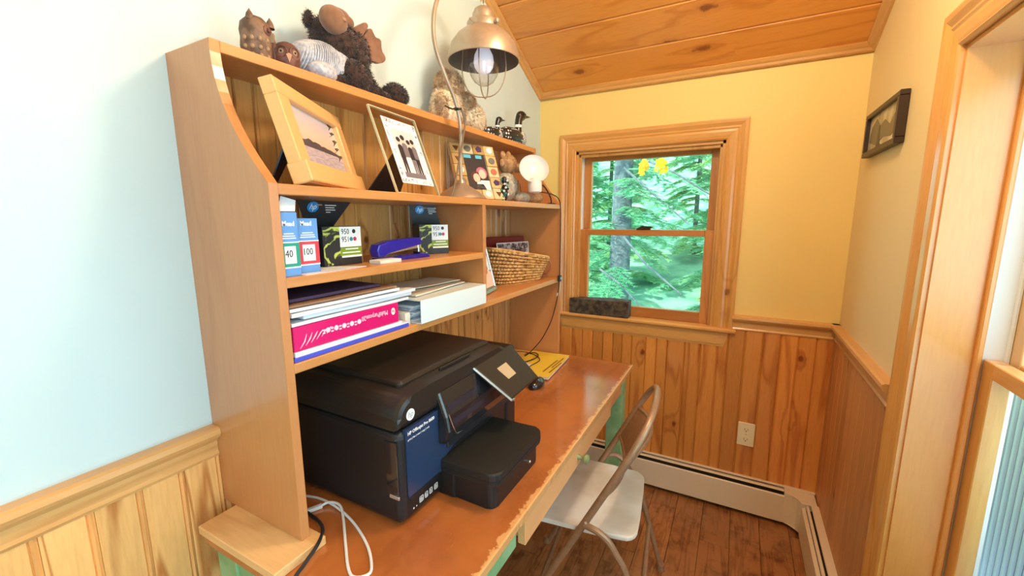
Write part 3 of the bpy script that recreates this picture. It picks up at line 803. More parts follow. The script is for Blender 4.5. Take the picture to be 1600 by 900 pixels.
# ------------------------------------------------------------------ middle shelf, left bay (z = ZBs)
def mead(name, label, x1, y0, y1, h, band, num, nx):
    t = thing(name, label, 'box', ((x1-.06), (y0+y1)/2, ZBs)); w_ = y1-y0
    obj('carton', MB().box(x1-.11, x1, y0, y1, ZBs, ZBs+h, bev=.0008), P_blue, t)
    obj('colour_band', MB().box(x1, x1+.0003, y0, y1, ZBs+.018, ZBs+.062), band, t)
    obj('white_line', MB().box(x1, x1+.0004, y0, y1, ZBs+.0155, ZBs+.018), P_white, t)
    obj('white_line', MB().box(x1, x1+.0004, y0, y1, ZBs+.062, ZBs+.064), P_white, t)
    obj('number_label', MB().box(x1, x1+.0005, y0+w_*.22, y0+w_*.80, ZBs+.024, ZBs+.056, bev=.0001), P_white, t)
    textobj('number', num, .019, onx(x1+.0007, y0+nx, ZBs+.036), P_dkcloth, t, sx=.8)
    textobj('lettering', 'Mead', .0125, onx(x1+.0007, y0+w_*.18, ZBs+.093), P_white, t, sx=.9, bold=.0003)
    l = MB()
    for k, (a, b_) in enumerate(((.25, .75), (.18, .82), (.15, .85))): l.box(x1, x1+.0005, y0+w_*a, y0+w_*b_, ZBs+.078-k*.0042, ZBs+.0798-k*.0042)
    obj('small_print', l, P_white, t)
    return t
m1 = mead('envelope_box', 'blue and green envelope box numbered 40 at the left end of the middle shelf', .272, -1.7195, -1.681, .118, P_green, '40', .009)
m2 = mead('envelope_box', 'shorter blue and red envelope box numbered 100 next to the green one', .252, -1.671, -1.624, .107, P_red, '100', .0095)
fl_ = MB(); quadplate(fl_, [(.272, -1.717, 1.4195), (.272, -1.684, 1.4195), (.262, -1.674, 1.440), (.262, -1.703, 1.447)], .0006); obj('open_flap', fl_, P_paper, m1)
ps = MB(); ps.prism([(.2545, -1.6795), (.282, -1.6795), (.278, -1.60), (.262, -1.513), (.150, -1.585), (.150, -1.6215), (.2545, -1.6215)], ZBs+.0008, I4, z0=ZBs)
tag(obj('paper_sheet', ps, P_paper, loc=(.22, -1.6, ZBs)), 'loose white sheet lying under the front of the envelope boxes', 'paper')

M_flower = NT('cartridge_print'); v_ = M_flower.objvec(False); nz = M_flower.noise(v_, 28, 3, .5, 1.2)
M_flower.L(M_flower.mix(M_flower.sstep(nz, .5, .56), (.012, .012, .014), srgb(190, 205, 90)), M_flower.b.inputs['Base Color']); M_flower = M_flower.m
def inkbox(label, loc, yaw, w_, d_, h, lean, side):
    """local: x across the front, y depth (back), z up; front faces -y"""
    t = thing('ink_box', label, 'box', loc, rot=(0, 0, yaw))
    b = MB(); b.box(0, w_, 0, d_, 0, h, bev=.0006)
    obj('carton', b, P_ink, t, local=True)
    F_ = fr((0, -.0003, 0), (1, 0, 0), (0, 0, 1))
    obj('flower_print', MB().box(.001, w_*.42, .001, h-.001, 0, .0003, M=F_), M_flower, t, local=True)
    obj('white_label', MB().box(w_*.42, w_*.99, h*.47, h*.99, 0, .0006, M=F_), P_white, t, local=True)
    obj('green_band', MB().box(w_*.42, w_*.99, h*.25, h*.46, 0, .0006, M=F_), plain('band_green', srgb(120, 150, 30), .5), t, local=True)
    l = MB(); l.box(w_*.55, w_*.9, h*.40, h*.43, 0, .0009, M=F_).box(w_*.47, w_*.95, h*.31, h*.34, 0, .0009, M=F_).box(w_*.45, w_*.99, h*.20, h*.25, 0, .0009, M=F_)
    obj('white_lines', l, P_white, t, local=True)
    for s_, zz_ in (('950', .80), ('951', .60)):
        textobj('number', s_, h*.20, F_ @ Matrix.Translation((w_*.46, h*zz_, .0007)), P_ink, t, sx=.85, local=True, h=.0002)
    for (cx_, cz_, mt) in ((.80, .87, P_ink), (.72, .67, plain('dot_teal', srgb(40, 140, 150), .5)), (.82, .67, plain('dot_magenta', srgb(200, 40, 90), .5))):
        d_2 = MB(); disc(d_2, F_ @ Matrix.Translation((w_*cx_, h*cz_, .0006)), h*.055, 14, .0003); obj('ink_dot', d_2, mt, t, local=True)
    # raised lid
    x0, x1, xa, xb, dz = lean
    q = MB(); quadplate(q, [(x0, d_*.98, h), (x1, d_*.98, h), (xb, d_*.98-side, h+dz), (xa, d_*.98-side, h+dz)], .0008)
    ld = obj('lid', q, P_ink, t, local=True)
    up__ = Vector((0, -side, dz)).normalized(); Mx = fr((xa, d_*.98-side-.0012, h+dz), (1, 0, 0), up__)
    d_3 = MB(); disc(d_3, Mx @ Matrix.Translation((.030+(x0-xa)*.3, -.014, .0001)), .0125, 18, .0004, 1.15); obj('round_badge', d_3, P_hpblue, t, local=True)
    textobj('badge_letters', 'hp', .018, Mx @ Matrix.Translation((.0205+(x0-xa)*.3, -.0190, .0006)), P_white, t, shear=.3, local=True)
    l = MB()
    for k in range(4):
        l.box(w_-.036+.002*k, w_-.006-.004*k*(k % 2), -.010-.0055*k, -.0085-.0055*k, .0001, .0006, M=Mx)
    obj('small_print', l, P_white, t, local=True)
    h_ = MB(); h_.prism([(w_*.42, -.010), (w_*.44, -.0075), (w_*.58, -.0075), (w_*.60, -.010)], .0006, Mx); obj('hang_slot', h_, P_card, t, local=True)
    return t
i1 = inkbox('open ink cartridge box with yellow-green flower print behind the stack of envelope boxes', (.2, -1.5745, ZBs), R(90), .106, .05, .089, (.0, .070, -.035, .106, .056), .022)
q = MB(); quadplate(q, [(.106, .002, 0), (.128, .020, 0), (.126, .020, .082), (.106, .002, .089)], .0006); obj('side_flap', q, P_card, i1, local=True)
i2 = inkbox('open ink cartridge box standing right of the blue stapler against the divider', (.160, -1.212, ZBs), R(62), .094, .056, .089, (.0, .094, -.012, .070, .058), .012)
q = MB()
for k, (a, b_) in enumerate(((.012, .034), (.012, .042), (.012, .05), (.012, .046), (.012, .046), (.012, .03))): q.box(.0942, .0946, a, b_, .076-k*.006, .0775-k*.006)
obj('small_print', q, P_white, i2, local=True)

st = thing('stapler', 'shiny dark blue desk stapler on the middle shelf left of the ink box', 'stapler', (.215, -1.35, ZBs), rot=(0, 0, R(88)))
b = MB(); b.prism([(-.088, 0), (-.09, .004), (-.085, .010), (.06, .012), (.086, .011), (.094, .006), (.096, 0)], .016, fr((0, 0, 0), (1, 0, 0), (0, 0, 1)), z0=-.016, bev=.003); obj('base', b, P_navy, st, local=True)
b = MB(); b.prism([(-.090, .012), (-.094, .030), (-.088, .043), (-.05, .052), (.02, .056), (.058, .056), (.064, .050), (.066, .040), (.062, .036), (-.05, .026), (-.07, .012)], .015, fr((0, 0, 0), (1, 0, 0), (0, 0, 1)), z0=-.015, bev=.004); obj('top_arm', b, P_navy, st, local=True)
b = MB(); b.box(-.05, .064, -.009, .009, .022, .034, bev=.001, M=Matrix.Rotation(R(-5), 4, 'Y')).box(.054, .062, -.011, .011, .016, .042, bev=.001); obj('magazine', b, P_silver, st, local=True)
tag(obj('small_white_case', MB().box(.225, .262, -1.470, -1.400, ZBs, ZBs+.009, bev=.001), P_paper2, loc=(.24, -1.43, ZBs)), 'narrow flat white case at the front edge of the middle shelf', 'case')
tag(obj('small_white_case', MB().box(.185, .212, -1.375, -1.290, ZBs, ZBs+.010, bev=.001), P_white, loc=(.2, -1.33, ZBs)), 'narrow flat white case lying in front of the blue stapler', 'case')

# ------------------------------------------------------------------ lower shelf (z = ZC)
tag(obj('folder', MB().box(.055, .279, -1.715, -1.402, ZC, ZC+.009, bev=.001), P_folder, loc=(.17, -1.55, ZC)), 'blue folder at the bottom of the paper pile on the lower shelf', 'folder')
b = MB(); b.box(.06, .278, -1.712, -1.425, ZC+.009, ZC+.019, bev=.0008); b.box(.10, .276, -1.60, -1.40, ZC+.009, ZC+.012)
tag(obj('paper_stack', b, P_paper, loc=(.17, -1.55, ZC+.009)), 'thin stack of white paper between the blue folder and the pink ream', 'paper')
rm = thing('paper_ream', 'wrapped pink ream of copy paper with upside-down lettering on the lower shelf', 'paper', (.17, -1.57, ZC+.019))
obj('wrapper', MB().box(.06, .276, -1.712, -1.433, ZC+.019, ZC+.068, bev=.002), P_pink, rm)
def onxf(x, y, z): return fr((x, y, z), (0, -1, 0), (0, 0, -1))
P_pinkw = plain('pale_pink_print', srgb(250, 210, 225), .4)
textobj('lettering', 'MultiPurpose20', .0155, onxf(.2763, -1.470, ZC+.0545), P_pinkw, rm, sx=.80)
d = MB(); disc(d, onx(.2762, -1.4525, ZC+.0485), .0085, sx=.75); obj('round_badge', d, P_white, rm)
textobj('badge_letters', 'hp', .010, onxf(.2768, -1.4475, ZC+.0515), P_red, rm, shear=.25)
l = MB()
rnd = random.Random(3)
for g in range(5):
    y_ = -1.556-g*.020
    disc(l, onx(.2761, y_, ZC+.046), .0055, 10)
    l.box(.2761, .2764, y_-.013, y_-.007, ZC+.040, ZC+.043).box(.2761, .2764, y_-.013, y_-.007, ZC+.046, ZC+.049)
obj('printed_icons', l, P_pinkw, rm)
l = MB()
for k in range(6):
    y_ = -1.70+k*.012; l.tube([(.2763, y_, ZC+.024+k*.003), (.2768, y_+.010, ZC+.036+k*.003), (.2763, y_+.016, ZC+.050)], [.0003, .0012, .0003], 5)
obj('wrapper_creases', l, P_pinkw, rm)
def sheet(mb, x0, x1, y0, y1, z, t, seed, wav=.003, rot=0, lift=0):
    r_ = random.Random(seed); ph = r_.random()*6
    def f(dz): return lambda u, v: Vector((x0+(x1-x0)*u + rot*(v-.5), y0+(y1-y0)*v, z+dz+wav*math.sin(ph+5*v+2*u)*.5*(v)+lift*max(0, (v-.75))*u))
    n0 = len(mb.bm.verts); mb.grid(f(0), 6, 14, sm=False); mb.grid(f(t), 6, 14, sm=False)
    # skirt
    for a, b_ in (((1, 0), (1, 1)), ((0, 0), (0, 1)), ((0, 0), (1, 0)), ((0, 1), (1, 1))):
        for k in range(14):
            u0, v0 = a[0]+(b_[0]-a[0])*k/14, a[1]+(b_[1]-a[1])*k/14; u1, v1 = a[0]+(b_[0]-a[0])*(k+1)/14, a[1]+(b_[1]-a[1])*(k+1)/14
            mb.add([f(0)(u0, v0), f(0)(u1, v1), f(t)(u1, v1), f(t)(u0, v0)], [(0, 1, 2, 3)])
zt = ZC+.069
labels = ['lowest of the loose white papers piled on the pink ream', 'second of the loose white papers piled on the pink ream', 'third of the loose papers piled on the pink ream, jutting furthest right', 'uppermost loose white paper bundle under the brown folder']
for k, (x1, y1, t_) in enumerate(((.276, -1.395, .006), (.272, -1.383, .007), (.279, -1.372, .007), (.277, -1.43, .006))):
    mb = MB(); sheet(mb, .06+.01*k, x1, -1.714+(.03 if k == 1 else 0), y1, zt, t_, k, .002, rot=.006*(k % 2)-.003)
    tag(obj('paper_bundle', mb, P_paper, loc=(.17, -1.55, zt)), labels[k], 'paper'); zt += t_+.0024
mb = MB(); sheet(mb, .06, .275, -1.714, -1.436, zt, .004, 7, .002); tag(obj('kraft_folder', mb, P_brownf, loc=(.17, -1.55, zt)), 'brown folder on top of the loose papers on the lower shelf', 'folder'); zt += .0065
mb = MB(); sheet(mb, .05, .255, -1.714, -1.47, zt, .006, 9, .002); tag(obj('notebook', mb, P_purple, loc=(.17, -1.55, zt)), 'dark purple notebook topping the pile on the lower shelf', 'notebook')
bd = thing('binder', 'white ring binder lying spine outward on the lower shelf beside the pink ream', 'binder', (.18, -1.21, ZC))
b = MB(); b.box(.291, .2945, -1.372, -1.056, ZC, ZC+.062, bev=.001).box(.06, .293, -1.372, -1.056, ZC, ZC+.0025).box(.06, .293, -1.372, -1.056, ZC+.0595, ZC+.062)
obj('cover', b, P_binder, bd)
b = MB()
for k in range(9): b.box(.08+.004*(k % 3), .262-.006*((k*7) % 4), -1.366+.003*((k*5) % 3), -1.06, ZC+.0028+k*.0045, ZC+.0028+k*.0045+.0035)
obj('pages', b, P_paper, bd)
for k in range(2): obj('ring', MB().tube([(.27+.016*math.cos(a), -1.33+k*.2, ZC+.028+.02*math.sin(a)) for a in [i*math.pi/8 for i in range(16)]], .0015, 6, closed=True), P_silver, bd)
mb = MB(); sheet(mb, .10, .240, -1.345, -1.075, ZC+.0645, .004, 12, .003, rot=-.03); sheet(mb, .09, .215, -1.30, -1.10, ZC+.0745, .002, 13, .003, rot=.02)
tag(obj('paper_bundle', mb, P_paper2, loc=(.17, -1.2, ZC+.063)), 'loose creased papers lying on top of the white binder', 'paper')
# papers stuffed between ream and binder
mb = MB(); sheet(mb, .08, .262, -1.397, -1.378, ZC, .03, 14, .0)
tag(obj('paper_stack', mb, P_paper2, loc=(.17, -1.39, ZC)), 'narrow stack of papers between the blue folder and the white binder', 'paper')

# silver frame, album, basket in the right bay
def frame_root(name, label, cat, x, y, z, yaw, lean):
    d_ = Vector((math.sin(yaw), math.cos(yaw), 0)); n_ = Vector((math.cos(yaw), -math.sin(yaw), 0))
    u_ = Vector((0, 0, 1))*math.cos(lean)-n_*math.sin(lean)
    t = thing(name, label, cat); t.matrix_world = fr((x, y, z), d_, u_); return t
def border(mb, w_, h_, bx0, bx1, by0, by1, z0, z1, bev=.001):
    mb.box(0, w_, 0, by0, z0, z1, bev=bev).box(0, w_, h_-by1, h_, z0, z1, bev=bev).box(0, bx0, by0, h_-by1, z0, z1, bev=bev).box(w_-bx1, w_, by0, h_-by1, z0, z1, bev=bev)
f4 = frame_root('picture_frame', 'slim silver frame leaning just right of the shelf divider on the lower shelf', 'frame', .235, -.99, ZC+.003, R(-12), R(14))
b = MB(); border(b, .16, .215, .014, .012, .014, .014, -.008, .004, .002); obj('frame_border', b, P_silver, f4, local=True)
obj('back_board', MB().box(.004, .156, .004, .211, -.010, -.006), P_ink, f4, local=True)
obj('photograph', MB().box(.014, .148, .014, .201, -.006, -.001), plain('photo_grey', srgb(120, 110, 92), .3, coat=.5), f4, local=True)
b = MB(); b.prism([(.085, .10), (.087, .135), (.10, .15), (.113, .135), (.115, .10), (.112, .07), (.088, .07)], 0, I4, z0=-.0008); b.prism([(.10, .145), (.093, .152), (.096, .164), (.104, .164), (.107, .152)], .0003, I4, z0=-.0008)
obj('print_figure', b, P_red, f4, local=True)
b = MB(); b.prism([(.122, .11), (.124, .15), (.134, .158), (.143, .15), (.145, .08), (.125, .08)], 0, I4, z0=-.0008); b.prism([(.13, .158), (.128, .168), (.133, .176), (.139, .168), (.137, .158)], .0003, I4, z0=-.0008)
obj('print_figure', b, P_white, f4, local=True)
b = MB(); b.prism([(.014, .02), (.148, .02), (.148, .07), (.12, .085), (.08, .05), (.05, .075), (.014, .05)], 0, I4, z0=-.0008); obj('print_ground', b, P_skin, f4, local=True)
al = frame_root('album', 'maroon photo album standing behind the wicker basket', 'album', .058, -.705, ZC+.002, R(15), R(5))
obj('cover', MB().box(0, .282, 0, .190, -.012, 0, bev=.002), plain('maroon_cover', srgb(112, 22, 28), .35), al, local=True)
ph = frame_root('photograph', 'loose snapshot of dark foliage tucked into the wicker basket', 'photo', .105, -.648, ZC+.045, R(16), R(6))
obj('print', MB().box(0, .20, 0, .122, 0, .0012), P_paper, ph, local=True)
mfo = NT('snapshot_print'); v_ = mfo.objvec(False); nz = mfo.noise(v_, 45, 4, .7)
mfo.L(mfo.mix(mfo.sstep(nz, .45, .6), srgb(60, 50, 60), srgb(190, 180, 190)), mfo.b.inputs['Base Color']); mfo = mfo.m
obj('picture_area', MB().box(.004, .196, .004, .118, .0012, .0015), mfo, ph, local=True)
bk = thing('wicker_basket', 'woven wicker basket with a ring handle on the lower shelf of the right bay', 'basket', (.165, -.605, ZC), rot=(0, 0, R(-17)))
M_wick = plain('wicker', srgb(222, 178, 110), .55, c2=srgb(186, 132, 70), nscale=40, bump=.3)
M_wick2 = plain('wicker_dark', srgb(150, 92, 52), .5)
def bpt(a, f, off=0):
    # local y = length, x = width ; a angle, f 0..1 height fraction
    hl, hw = .120+.055*f+off, .050+.022*f+off; n_ = 3.2
    c_, s_ = math.cos(a), math.sin(a)
    X = hw*math.copysign(abs(c_)**(2/n_), c_); Y = hl*math.copysign(abs(s_)**(2/n_), s_)
    H = .150-.058*(Y/.175+1)/2*1.0
    return Vector((X, Y, .004+H*f))
NS = 34
b = MB(); rows = 10
for r_ in range(rows):
    P = []
    for k in range(NS*4):
        a = 2*math.pi*k/(NS*4); off = .0042*math.cos(math.pi*k/2+(math.pi if r_ % 2 else 0)+.0)
        P.append(bpt(a, (r_+.5)/rows, off))
    b.tube(P, .0054, 6, closed=True)
o = obj('weave', b, M_wick, bk, local=True, ang=0); o['kind'] = 'stuff'
b = MB()
for k in range(NS):
    a = 2*math.pi*(k+.0)/NS; b.tube([bpt(a, f/5) for f in range(6)], .0022, 5)
o = obj('stakes', b, M_wick2, bk, local=True); o['kind'] = 'stuff'
b = MB(); b.tube([bpt(2*math.pi*k/60, 1.0) for k in range(60)], .0062, 6, closed=True); obj('rim', b, M_wick, bk, local=True)
b = MB(); b.prism([(bpt(2*math.pi*k/40, .02).x, bpt(2*math.pi*k/40, .02).y) for k in range(40)], .004, I4); obj('bottom', b, M_wick, bk, local=True)
b = MB(); hp_ = bpt(math.pi/2, .75); b.tube([(.030*math.cos(a)+.012, hp_.y+.012+.012*math.cos(a), hp_.z-.018+.034*math.sin(a)) for a in [i*2*math.pi/24 for i in range(24)]], .0042, 7, closed=True); obj('ring_handle', b, plain('leather_ring', srgb(170, 100, 70), .6), bk, local=True)
# ------------------------------------------------------------------ framed pictures on the upper shelf
f1 = frame_root('picture_frame', 'chunky pale maple frame holding a lake sunset photograph on the upper shelf', 'frame', .279, -1.660, ZA+.0065, R(-30.9), R(15.3))
b = MB(); border(b, .332, .195, .044, .040, .001, .030, -.022, .004, .0015); obj('frame_border', b, P_frame, f1, local=True)
b = MB(); b.box(-.003, .334, 0, .040, -.024, .014, bev=.002); obj('bottom_ledge', b, P_frame, f1, local=True)
def ramp_mat(name, axis, stops, rough=.25):
    s = NT(name); tc = s.n('ShaderNodeTexCoord'); sp = s.n('ShaderNodeSeparateXYZ'); s.L(tc.outputs['Object'], sp.inputs[0])
    mr = s.n('ShaderNodeMapRange'); mr.inputs[1].default_value = stops[0][0]; mr.inputs[2].default_value = stops[-1][0]; s.L(sp.outputs['XYZ'.index(axis)], mr.inputs[0])
    cr = s.n('ShaderNodeValToRGB'); e = cr.color_ramp.elements
    span = stops[-1][0]-stops[0][0]
    while len(e) < len(stops): e.new(.5)
    for i, (p, c) in enumerate(stops): e[i].position = (p-stops[0][0])/span; e[i].color = c+(1,)
    s.L(mr.outputs[0], cr.inputs[0]); s.L(cr.outputs[0], s.b.inputs['Base Color']); s.b.inputs['Roughness'].default_value = rough
    s.b.inputs['Coat Weight'].default_value = .5
    return s.m
skyp = ramp_mat('sunset_print', 'Y', [(.095, srgb(250, 214, 186)), (.12, srgb(246, 220, 206)), (.17, srgb(204, 212, 238))])
o = obj('photograph', MB().box(.040, .294, .038, .168, -.012, -.008), skyp, f1, local=True)
wat = NT('water_print'); v_ = wat.objvec(False, (3, 20, 1)); nz = wat.noise(v_, 14, 3)
wat.L(wat.mix(wat.sstep(nz, .35, .65), srgb(170, 162, 180), srgb(206, 190, 196)), wat.b.inputs['Base Color']); wat = wat.m
obj('print_water', MB().box(.044, .290, .040, .088, -.008, -.0075), wat, o, local=True)
b = MB(); rnd = random.Random(2); pp = [(.044, .084), (.044, .108)]
for k in range(22):
    x_ = .05+k*.011; pp.append((x_, .098-.0003*k+rnd.uniform(0, .009 if 4 < k < 14 else .003)))
pp += [(.290, .094), (.290, .086)]
b.prism(pp, -.0072, I4, z0=-.008); obj('print_treeline', b, plain('treeline', srgb(84, 76, 84), .4), o, local=True)
b = MB()
for k in range(5):
    yc = .160-k*.019; x0 = .262
    b.prism([(.290, yc+.006), (x0-.014*(k % 2)-.004, yc-.010), (x0+.006, yc-.001), (x0-.004, yc+.004), (.276, yc+.008)], -.0070, I4, z0=-.008)
obj('print_bough', b, plain('bough', srgb(44, 56, 44), .4), o, local=True)
obj('pane', MB().box(.042, .292, .039, .167, -.006, -.0055), glassmat('frame_glass', (1, 1, 1), .03), f1, local=True)
b = MB(); b.prism([(.10, .13), (.20, .13), (.215, .06), (.215, .012), (.085, .012), (.085, .06)], 0, fr((0, .0, -.028), (1, 0, 0), Vector((0, 1, -.0))), z0=-.003)
ea = obj('easel_back', b, P_ink, f1, local=True)
b = MB(); quadplate(b, [(.03, .022, -.075), (.07, .025, -.085), (.07, .085, -.024), (.03, .085, -.024)], .003)
ea2 = obj('easel_leg', b, P_ink, f1, local=True)

f2 = frame_root('picture_frame', 'clear glass frame with a black and white family photograph on the upper shelf', 'frame', .250, -1.385, ZA+.0035, R(-5.9), R(20))
gl = NT('acrylic'); gl.b.inputs['Transmission Weight'].default_value = 1; gl.b.inputs['Roughness'].default_value = .03; gl.b.inputs['IOR'].default_value = 1.25; gl.b.inputs['Base Color'].default_value = (.86, .88, .78, 1); gl = gl.m
obj('glass_plate', MB().box(.001, .194, .001, .230, -.009, -.0035), glassmat('frame_glass_tint', (.93, .93, .86), .05), f2, local=True)
b = MB(); border(b, .195, .231, .0028, .0028, .0028, .0028, -.0095, -.003, .0005); obj('glass_edge', b, plain('glass_edge', srgb(206, 200, 164), .2, coat=.5), f2, local=True)
obj('photograph', MB().box(.034, .177, .029, .208, -.003, -.002), P_white, f2, local=True)
b = MB(); rnd = random.Random(11)
for k in range(46):
    side = k % 4; t_ = rnd.random()
    if side == 0: c_ = (.04+.131*t_, .200)
    elif side == 1: c_ = (.04+.131*t_, .037)
    elif side == 2: c_ = (.044, .04+.16*t_)
    else: c_ = (.167, .04+.16*t_)
    a = rnd.random()*6; P = [(c_[0]+.0045*math.cos(a+q)*(.5+q*.25), c_[1]+.0045*math.sin(a+q)*(.5+q*.25), -.0018) for q in (0, 1, 2, 3)]
    b.tube(P, .0006, 4)
o = obj('printed_border', b, P_ink, f2, local=True); o['kind'] = 'stuff'
obj('print_picture', MB().box(.058, .150, .046, .180, -.002, -.0017), plain('photo_pale', srgb(214, 210, 214), .3, coat=.4), f2, local=True)
def person_print(par, cx, base, h_, w_, top, legs, z=-.0015):
    b = MB(); hd = h_*.09
    b.prism([(cx-w_/2, base+h_*.45), (cx-w_/2, base+h_*.78), (cx-w_*.2, base+h_*.84), (cx+w_*.2, base+h_*.84), (cx+w_/2, base+h_*.78), (cx+w_/2, base+h_*.45)], z, I4, z0=z-.0004)
    obj('print_figure', b, top, par, local=True)
    b = MB(); b.prism([(cx-w_*.42, base), (cx-w_*.45, base+h_*.47), (cx+w_*.45, base+h_*.47), (cx+w_*.42, base), (cx+w_*.12, base), (cx, base+h_*.35), (cx-w_*.12, base)], z, I4, z0=z-.0004)
    obj('print_figure', b, legs, par, local=True)
    b = MB(); disc(b, Matrix.Translation((cx, base+h_*.84+hd*.8, z-.0004)), hd, 12, .0004); obj('print_figure', b, P_skin, par, local=True)
    b = MB(); disc(b, Matrix.Translation((cx, base+h_*.84+hd*1.5, z-.0003)), hd*.8, 12, .0004, 1.2); obj('print_figure', b, P_dkcloth, par, local=True)
gy = plain('print_grey', srgb(120, 112, 120), .4)
for cx, h_, w_, tp, lg_ in ((.075, .098, .020, P_dkcloth, P_dkcloth), (.096, .106, .022, gy, P_white), (.117, .096, .019, P_dkcloth, gy), (.136, .100, .021, gy, P_dkcloth)):
    person_print(f2, cx, .056, h_, w_, tp, lg_)
obj('print_floor', MB().box(.058, .150, .046, .060, -.0017, -.0014), gy, f2, local=True)
b = MB(); quadplate(b, [(.03, .046, -.118), (.155, .043, -.108), (.130, .115, -.011), (.052, .115, -.011)], .003); obj('easel_back', b, P_ink, f2, local=True)

f3 = frame_root('picture_frame', 'tile-bordered photo frame with small pebble and shell tiles behind the tall lamp base', 'frame', .128, -.947, ZA+.0065, R(25.5), R(22)); f3.matrix_world = f3.matrix_world @ Matrix.Scale(1.11, 4)
obj('back_board', MB().box(0, .172, 0, .2, -.014, -.004), plain('frame_grout', srgb(206, 178, 130), .6), f3, local=True)
tc_ = [srgb(206, 170, 110), srgb(226, 204, 160), srgb(190, 150, 92), srgb(216, 186, 130)]
tm = [plain('tile_%s' % n_, c, .35, noise=.15, nscale=50) for n_, c in zip(('honey', 'cream', 'brown', 'sand'), tc_)]
mo_c = [P_white, plain('motif_brown', srgb(104, 66, 40), .4), plain('motif_purple', srgb(72, 50, 96), .4), plain('motif_rose', srgb(196, 110, 90), .4), plain('motif_grey', srgb(120, 116, 110), .4)]
cells = []
for i in range(4): cells.append((i*.043, .163, .043, .037))
for j in range(4):
    cells.append((0, .003+j*.040, .043, .040)); cells.append((.129, .003+j*.040, .043, .040))
for i in (1, 2): cells.append((i*.043, .003, .043, .034))
rnd = random.Random(6)
for k, (x_, y_, a_, c_) in enumerate(cells):
    tl = obj('tile', MB().box(x_+.001, x_+a_-.001, y_+.001, y_+c_-.001, -.004, .001+.0008*(k % 3), bev=.0008), tm[k % 4], f3, local=True)
    b = MB(); n_ = (3, 12, 5, 12, 8)[k % 5]; zz_ = .0018+.0008*(k % 3)
    pts = [(x_+a_/2+.0125*math.cos(2*math.pi*i/n_+.5)*(1 if n_ != 12 else 1.0), y_+c_/2+.0115*math.sin(2*math.pi*i/n_+.5)) for i in range(n_)]
    b.prism(pts, zz_+.002, I4, z0=zz_-.001, bev=.0008); obj('tile_motif', b, mo_c[(k*3+1) % 5], tl, local=True)
ph3 = obj('photograph', MB().box(.044, .128, .037, .163, -.004, -.0025), P_dkcloth, f3, local=True)
b = MB(); b.box(.046, .074, .150, .162, -.0025, -.002).box(.092, .116, .150, .162, -.0025, -.002); obj('print_sky', b, plain('print_cyan', srgb(90, 190, 220), .4), ph3, local=True)
def face_print(cx, cy, r_, cloth, hairm, dx):
    b = MB(); b.prism([(cx-r_*1.9, .0375), (cx-r_*1.4, cy-r_*1.4), (cx+r_*1.4, cy-r_*1.4), (min(cx+r_*2.0, .127), .0375)], -.0019, I4, z0=-.0025); obj('print_figure', b, cloth, ph3, local=True)
    b = MB(); disc(b, Matrix.Translation((cx, cy+.003, -.0022)), r_*1.25, 16, .0004); obj('print_figure', b, hairm, ph3, local=True)
    b = MB(); disc(b, Matrix.Translation((cx+dx, cy-.001, -.0018)), r_, 16, .0004, .8); obj('print_figure', b, P_skin, ph3, local=True)
face_print(.103, .095, .017, P_white, plain('cap_pink', srgb(190, 100, 130), .5), .001)
face_print(.078, .080, .016, P_dkcloth, plain('hair_auburn', srgb(84, 44, 36), .5), .001)
b = MB(); quadplate(b, [(.03, .038, -.085), (.14, .038, -.085), (.12, .12, -.016), (.05, .12, -.016)], .003); obj('easel_back', b, P_ink, f3, local=True)

# ------------------------------------------------------------------ tall lantern lamp
LY, LX = -1.038, .194
lp = thing('table_lamp', 'tall bronze shepherd-hook table lamp with a hanging dome lantern on the upper shelf', 'lamp', (LX, LY, ZA))
b = MB(); b.lathe([(0, 0), (.080, 0), (.082, .004), (.078, .010), (.056, .026), (.030, .042), (.014, .052), (.010, .062), (0, .064)], Matrix.Translation((LX, LY, ZA)), 36); obj('base', b, P_brass, lp)
pole = spline([(LX, LY, ZA+.05), (.192, -1.037, 1.60), (.197, -1.040, 1.69), (.2, -1.068, 1.76), (.2, -1.115, 1.82), (.2, -1.158, 1.885), (.2, -1.164, 1.955), (.2, -1.136, 2.03), (.2, -1.07, 2.115), (.2, -.985, 2.15), (.2, -.92, 2.14), (.2, -.899, 2.127)], 8)
obj('pole', MB().tube(pole, .0062, 10), P_brass, lp)
SX, SY_, SZ = .2, -.900, 1.925
Ms = Matrix.Translation((SX, SY_, SZ))
b = MB(); b.lathe([(.100, .0), (.104, .018), (.098, .044), (.082, .068), (.062, .084), (.052, .088)], Ms @ Matrix.Scale(1.12, 4) , 40)
b.lathe([(.1165, -.001), (.1185, -.003), (.1185, .003), (.1165, .020), (.108, .050), (.090, .074), (.066, .094), (.054, .098), (.054, .118), (.050, .122), (.034, .124), (.034, .146), (.028, .160), (.018, .166), (.010, .168), (0, .168)], Ms, 40)
b.bm.clear()
outer = [(.1180, .0), (.1195, .002), (.1180, .022), (.108, .052), (.088, .078), (.064, .096), (.054, .100), (.054, .118), (.050, .124), (.036, .126), (.035, .146), (.029, .160), (.018, .167), (0, .169)]
inner = [(.1180, .0), (.1160, .003), (.1145, .022), (.104, .050), (.085, .075), (.060, .092), (0, .094)]
b.lathe(outer, Ms, 44, 0); b.lathe(inner, Ms, 44, 1); b.recalc = False
for f in b.bm.faces: pass
sh = obj('shade', b, [P_brass, P_brassin], lp)
b = MB(); b.tube([(SX+.050, SY_-.012, SZ+.110), (SX+.062, SY_-.014, SZ+.110)], .006, 12); b.lathe([(0, .0), (.008, .002), (.0095, .005), (.006, .009), (0, .010)], M3((SX+.060, SY_-.014, SZ+.110), (0, 1, 0), (0, 0, 1), (1, 0, 0)), 14)
b.tube([(SX-.008, SY_-.05, SZ+.110), (SX-.010, SY_-.066, SZ+.112)], .003, 8)
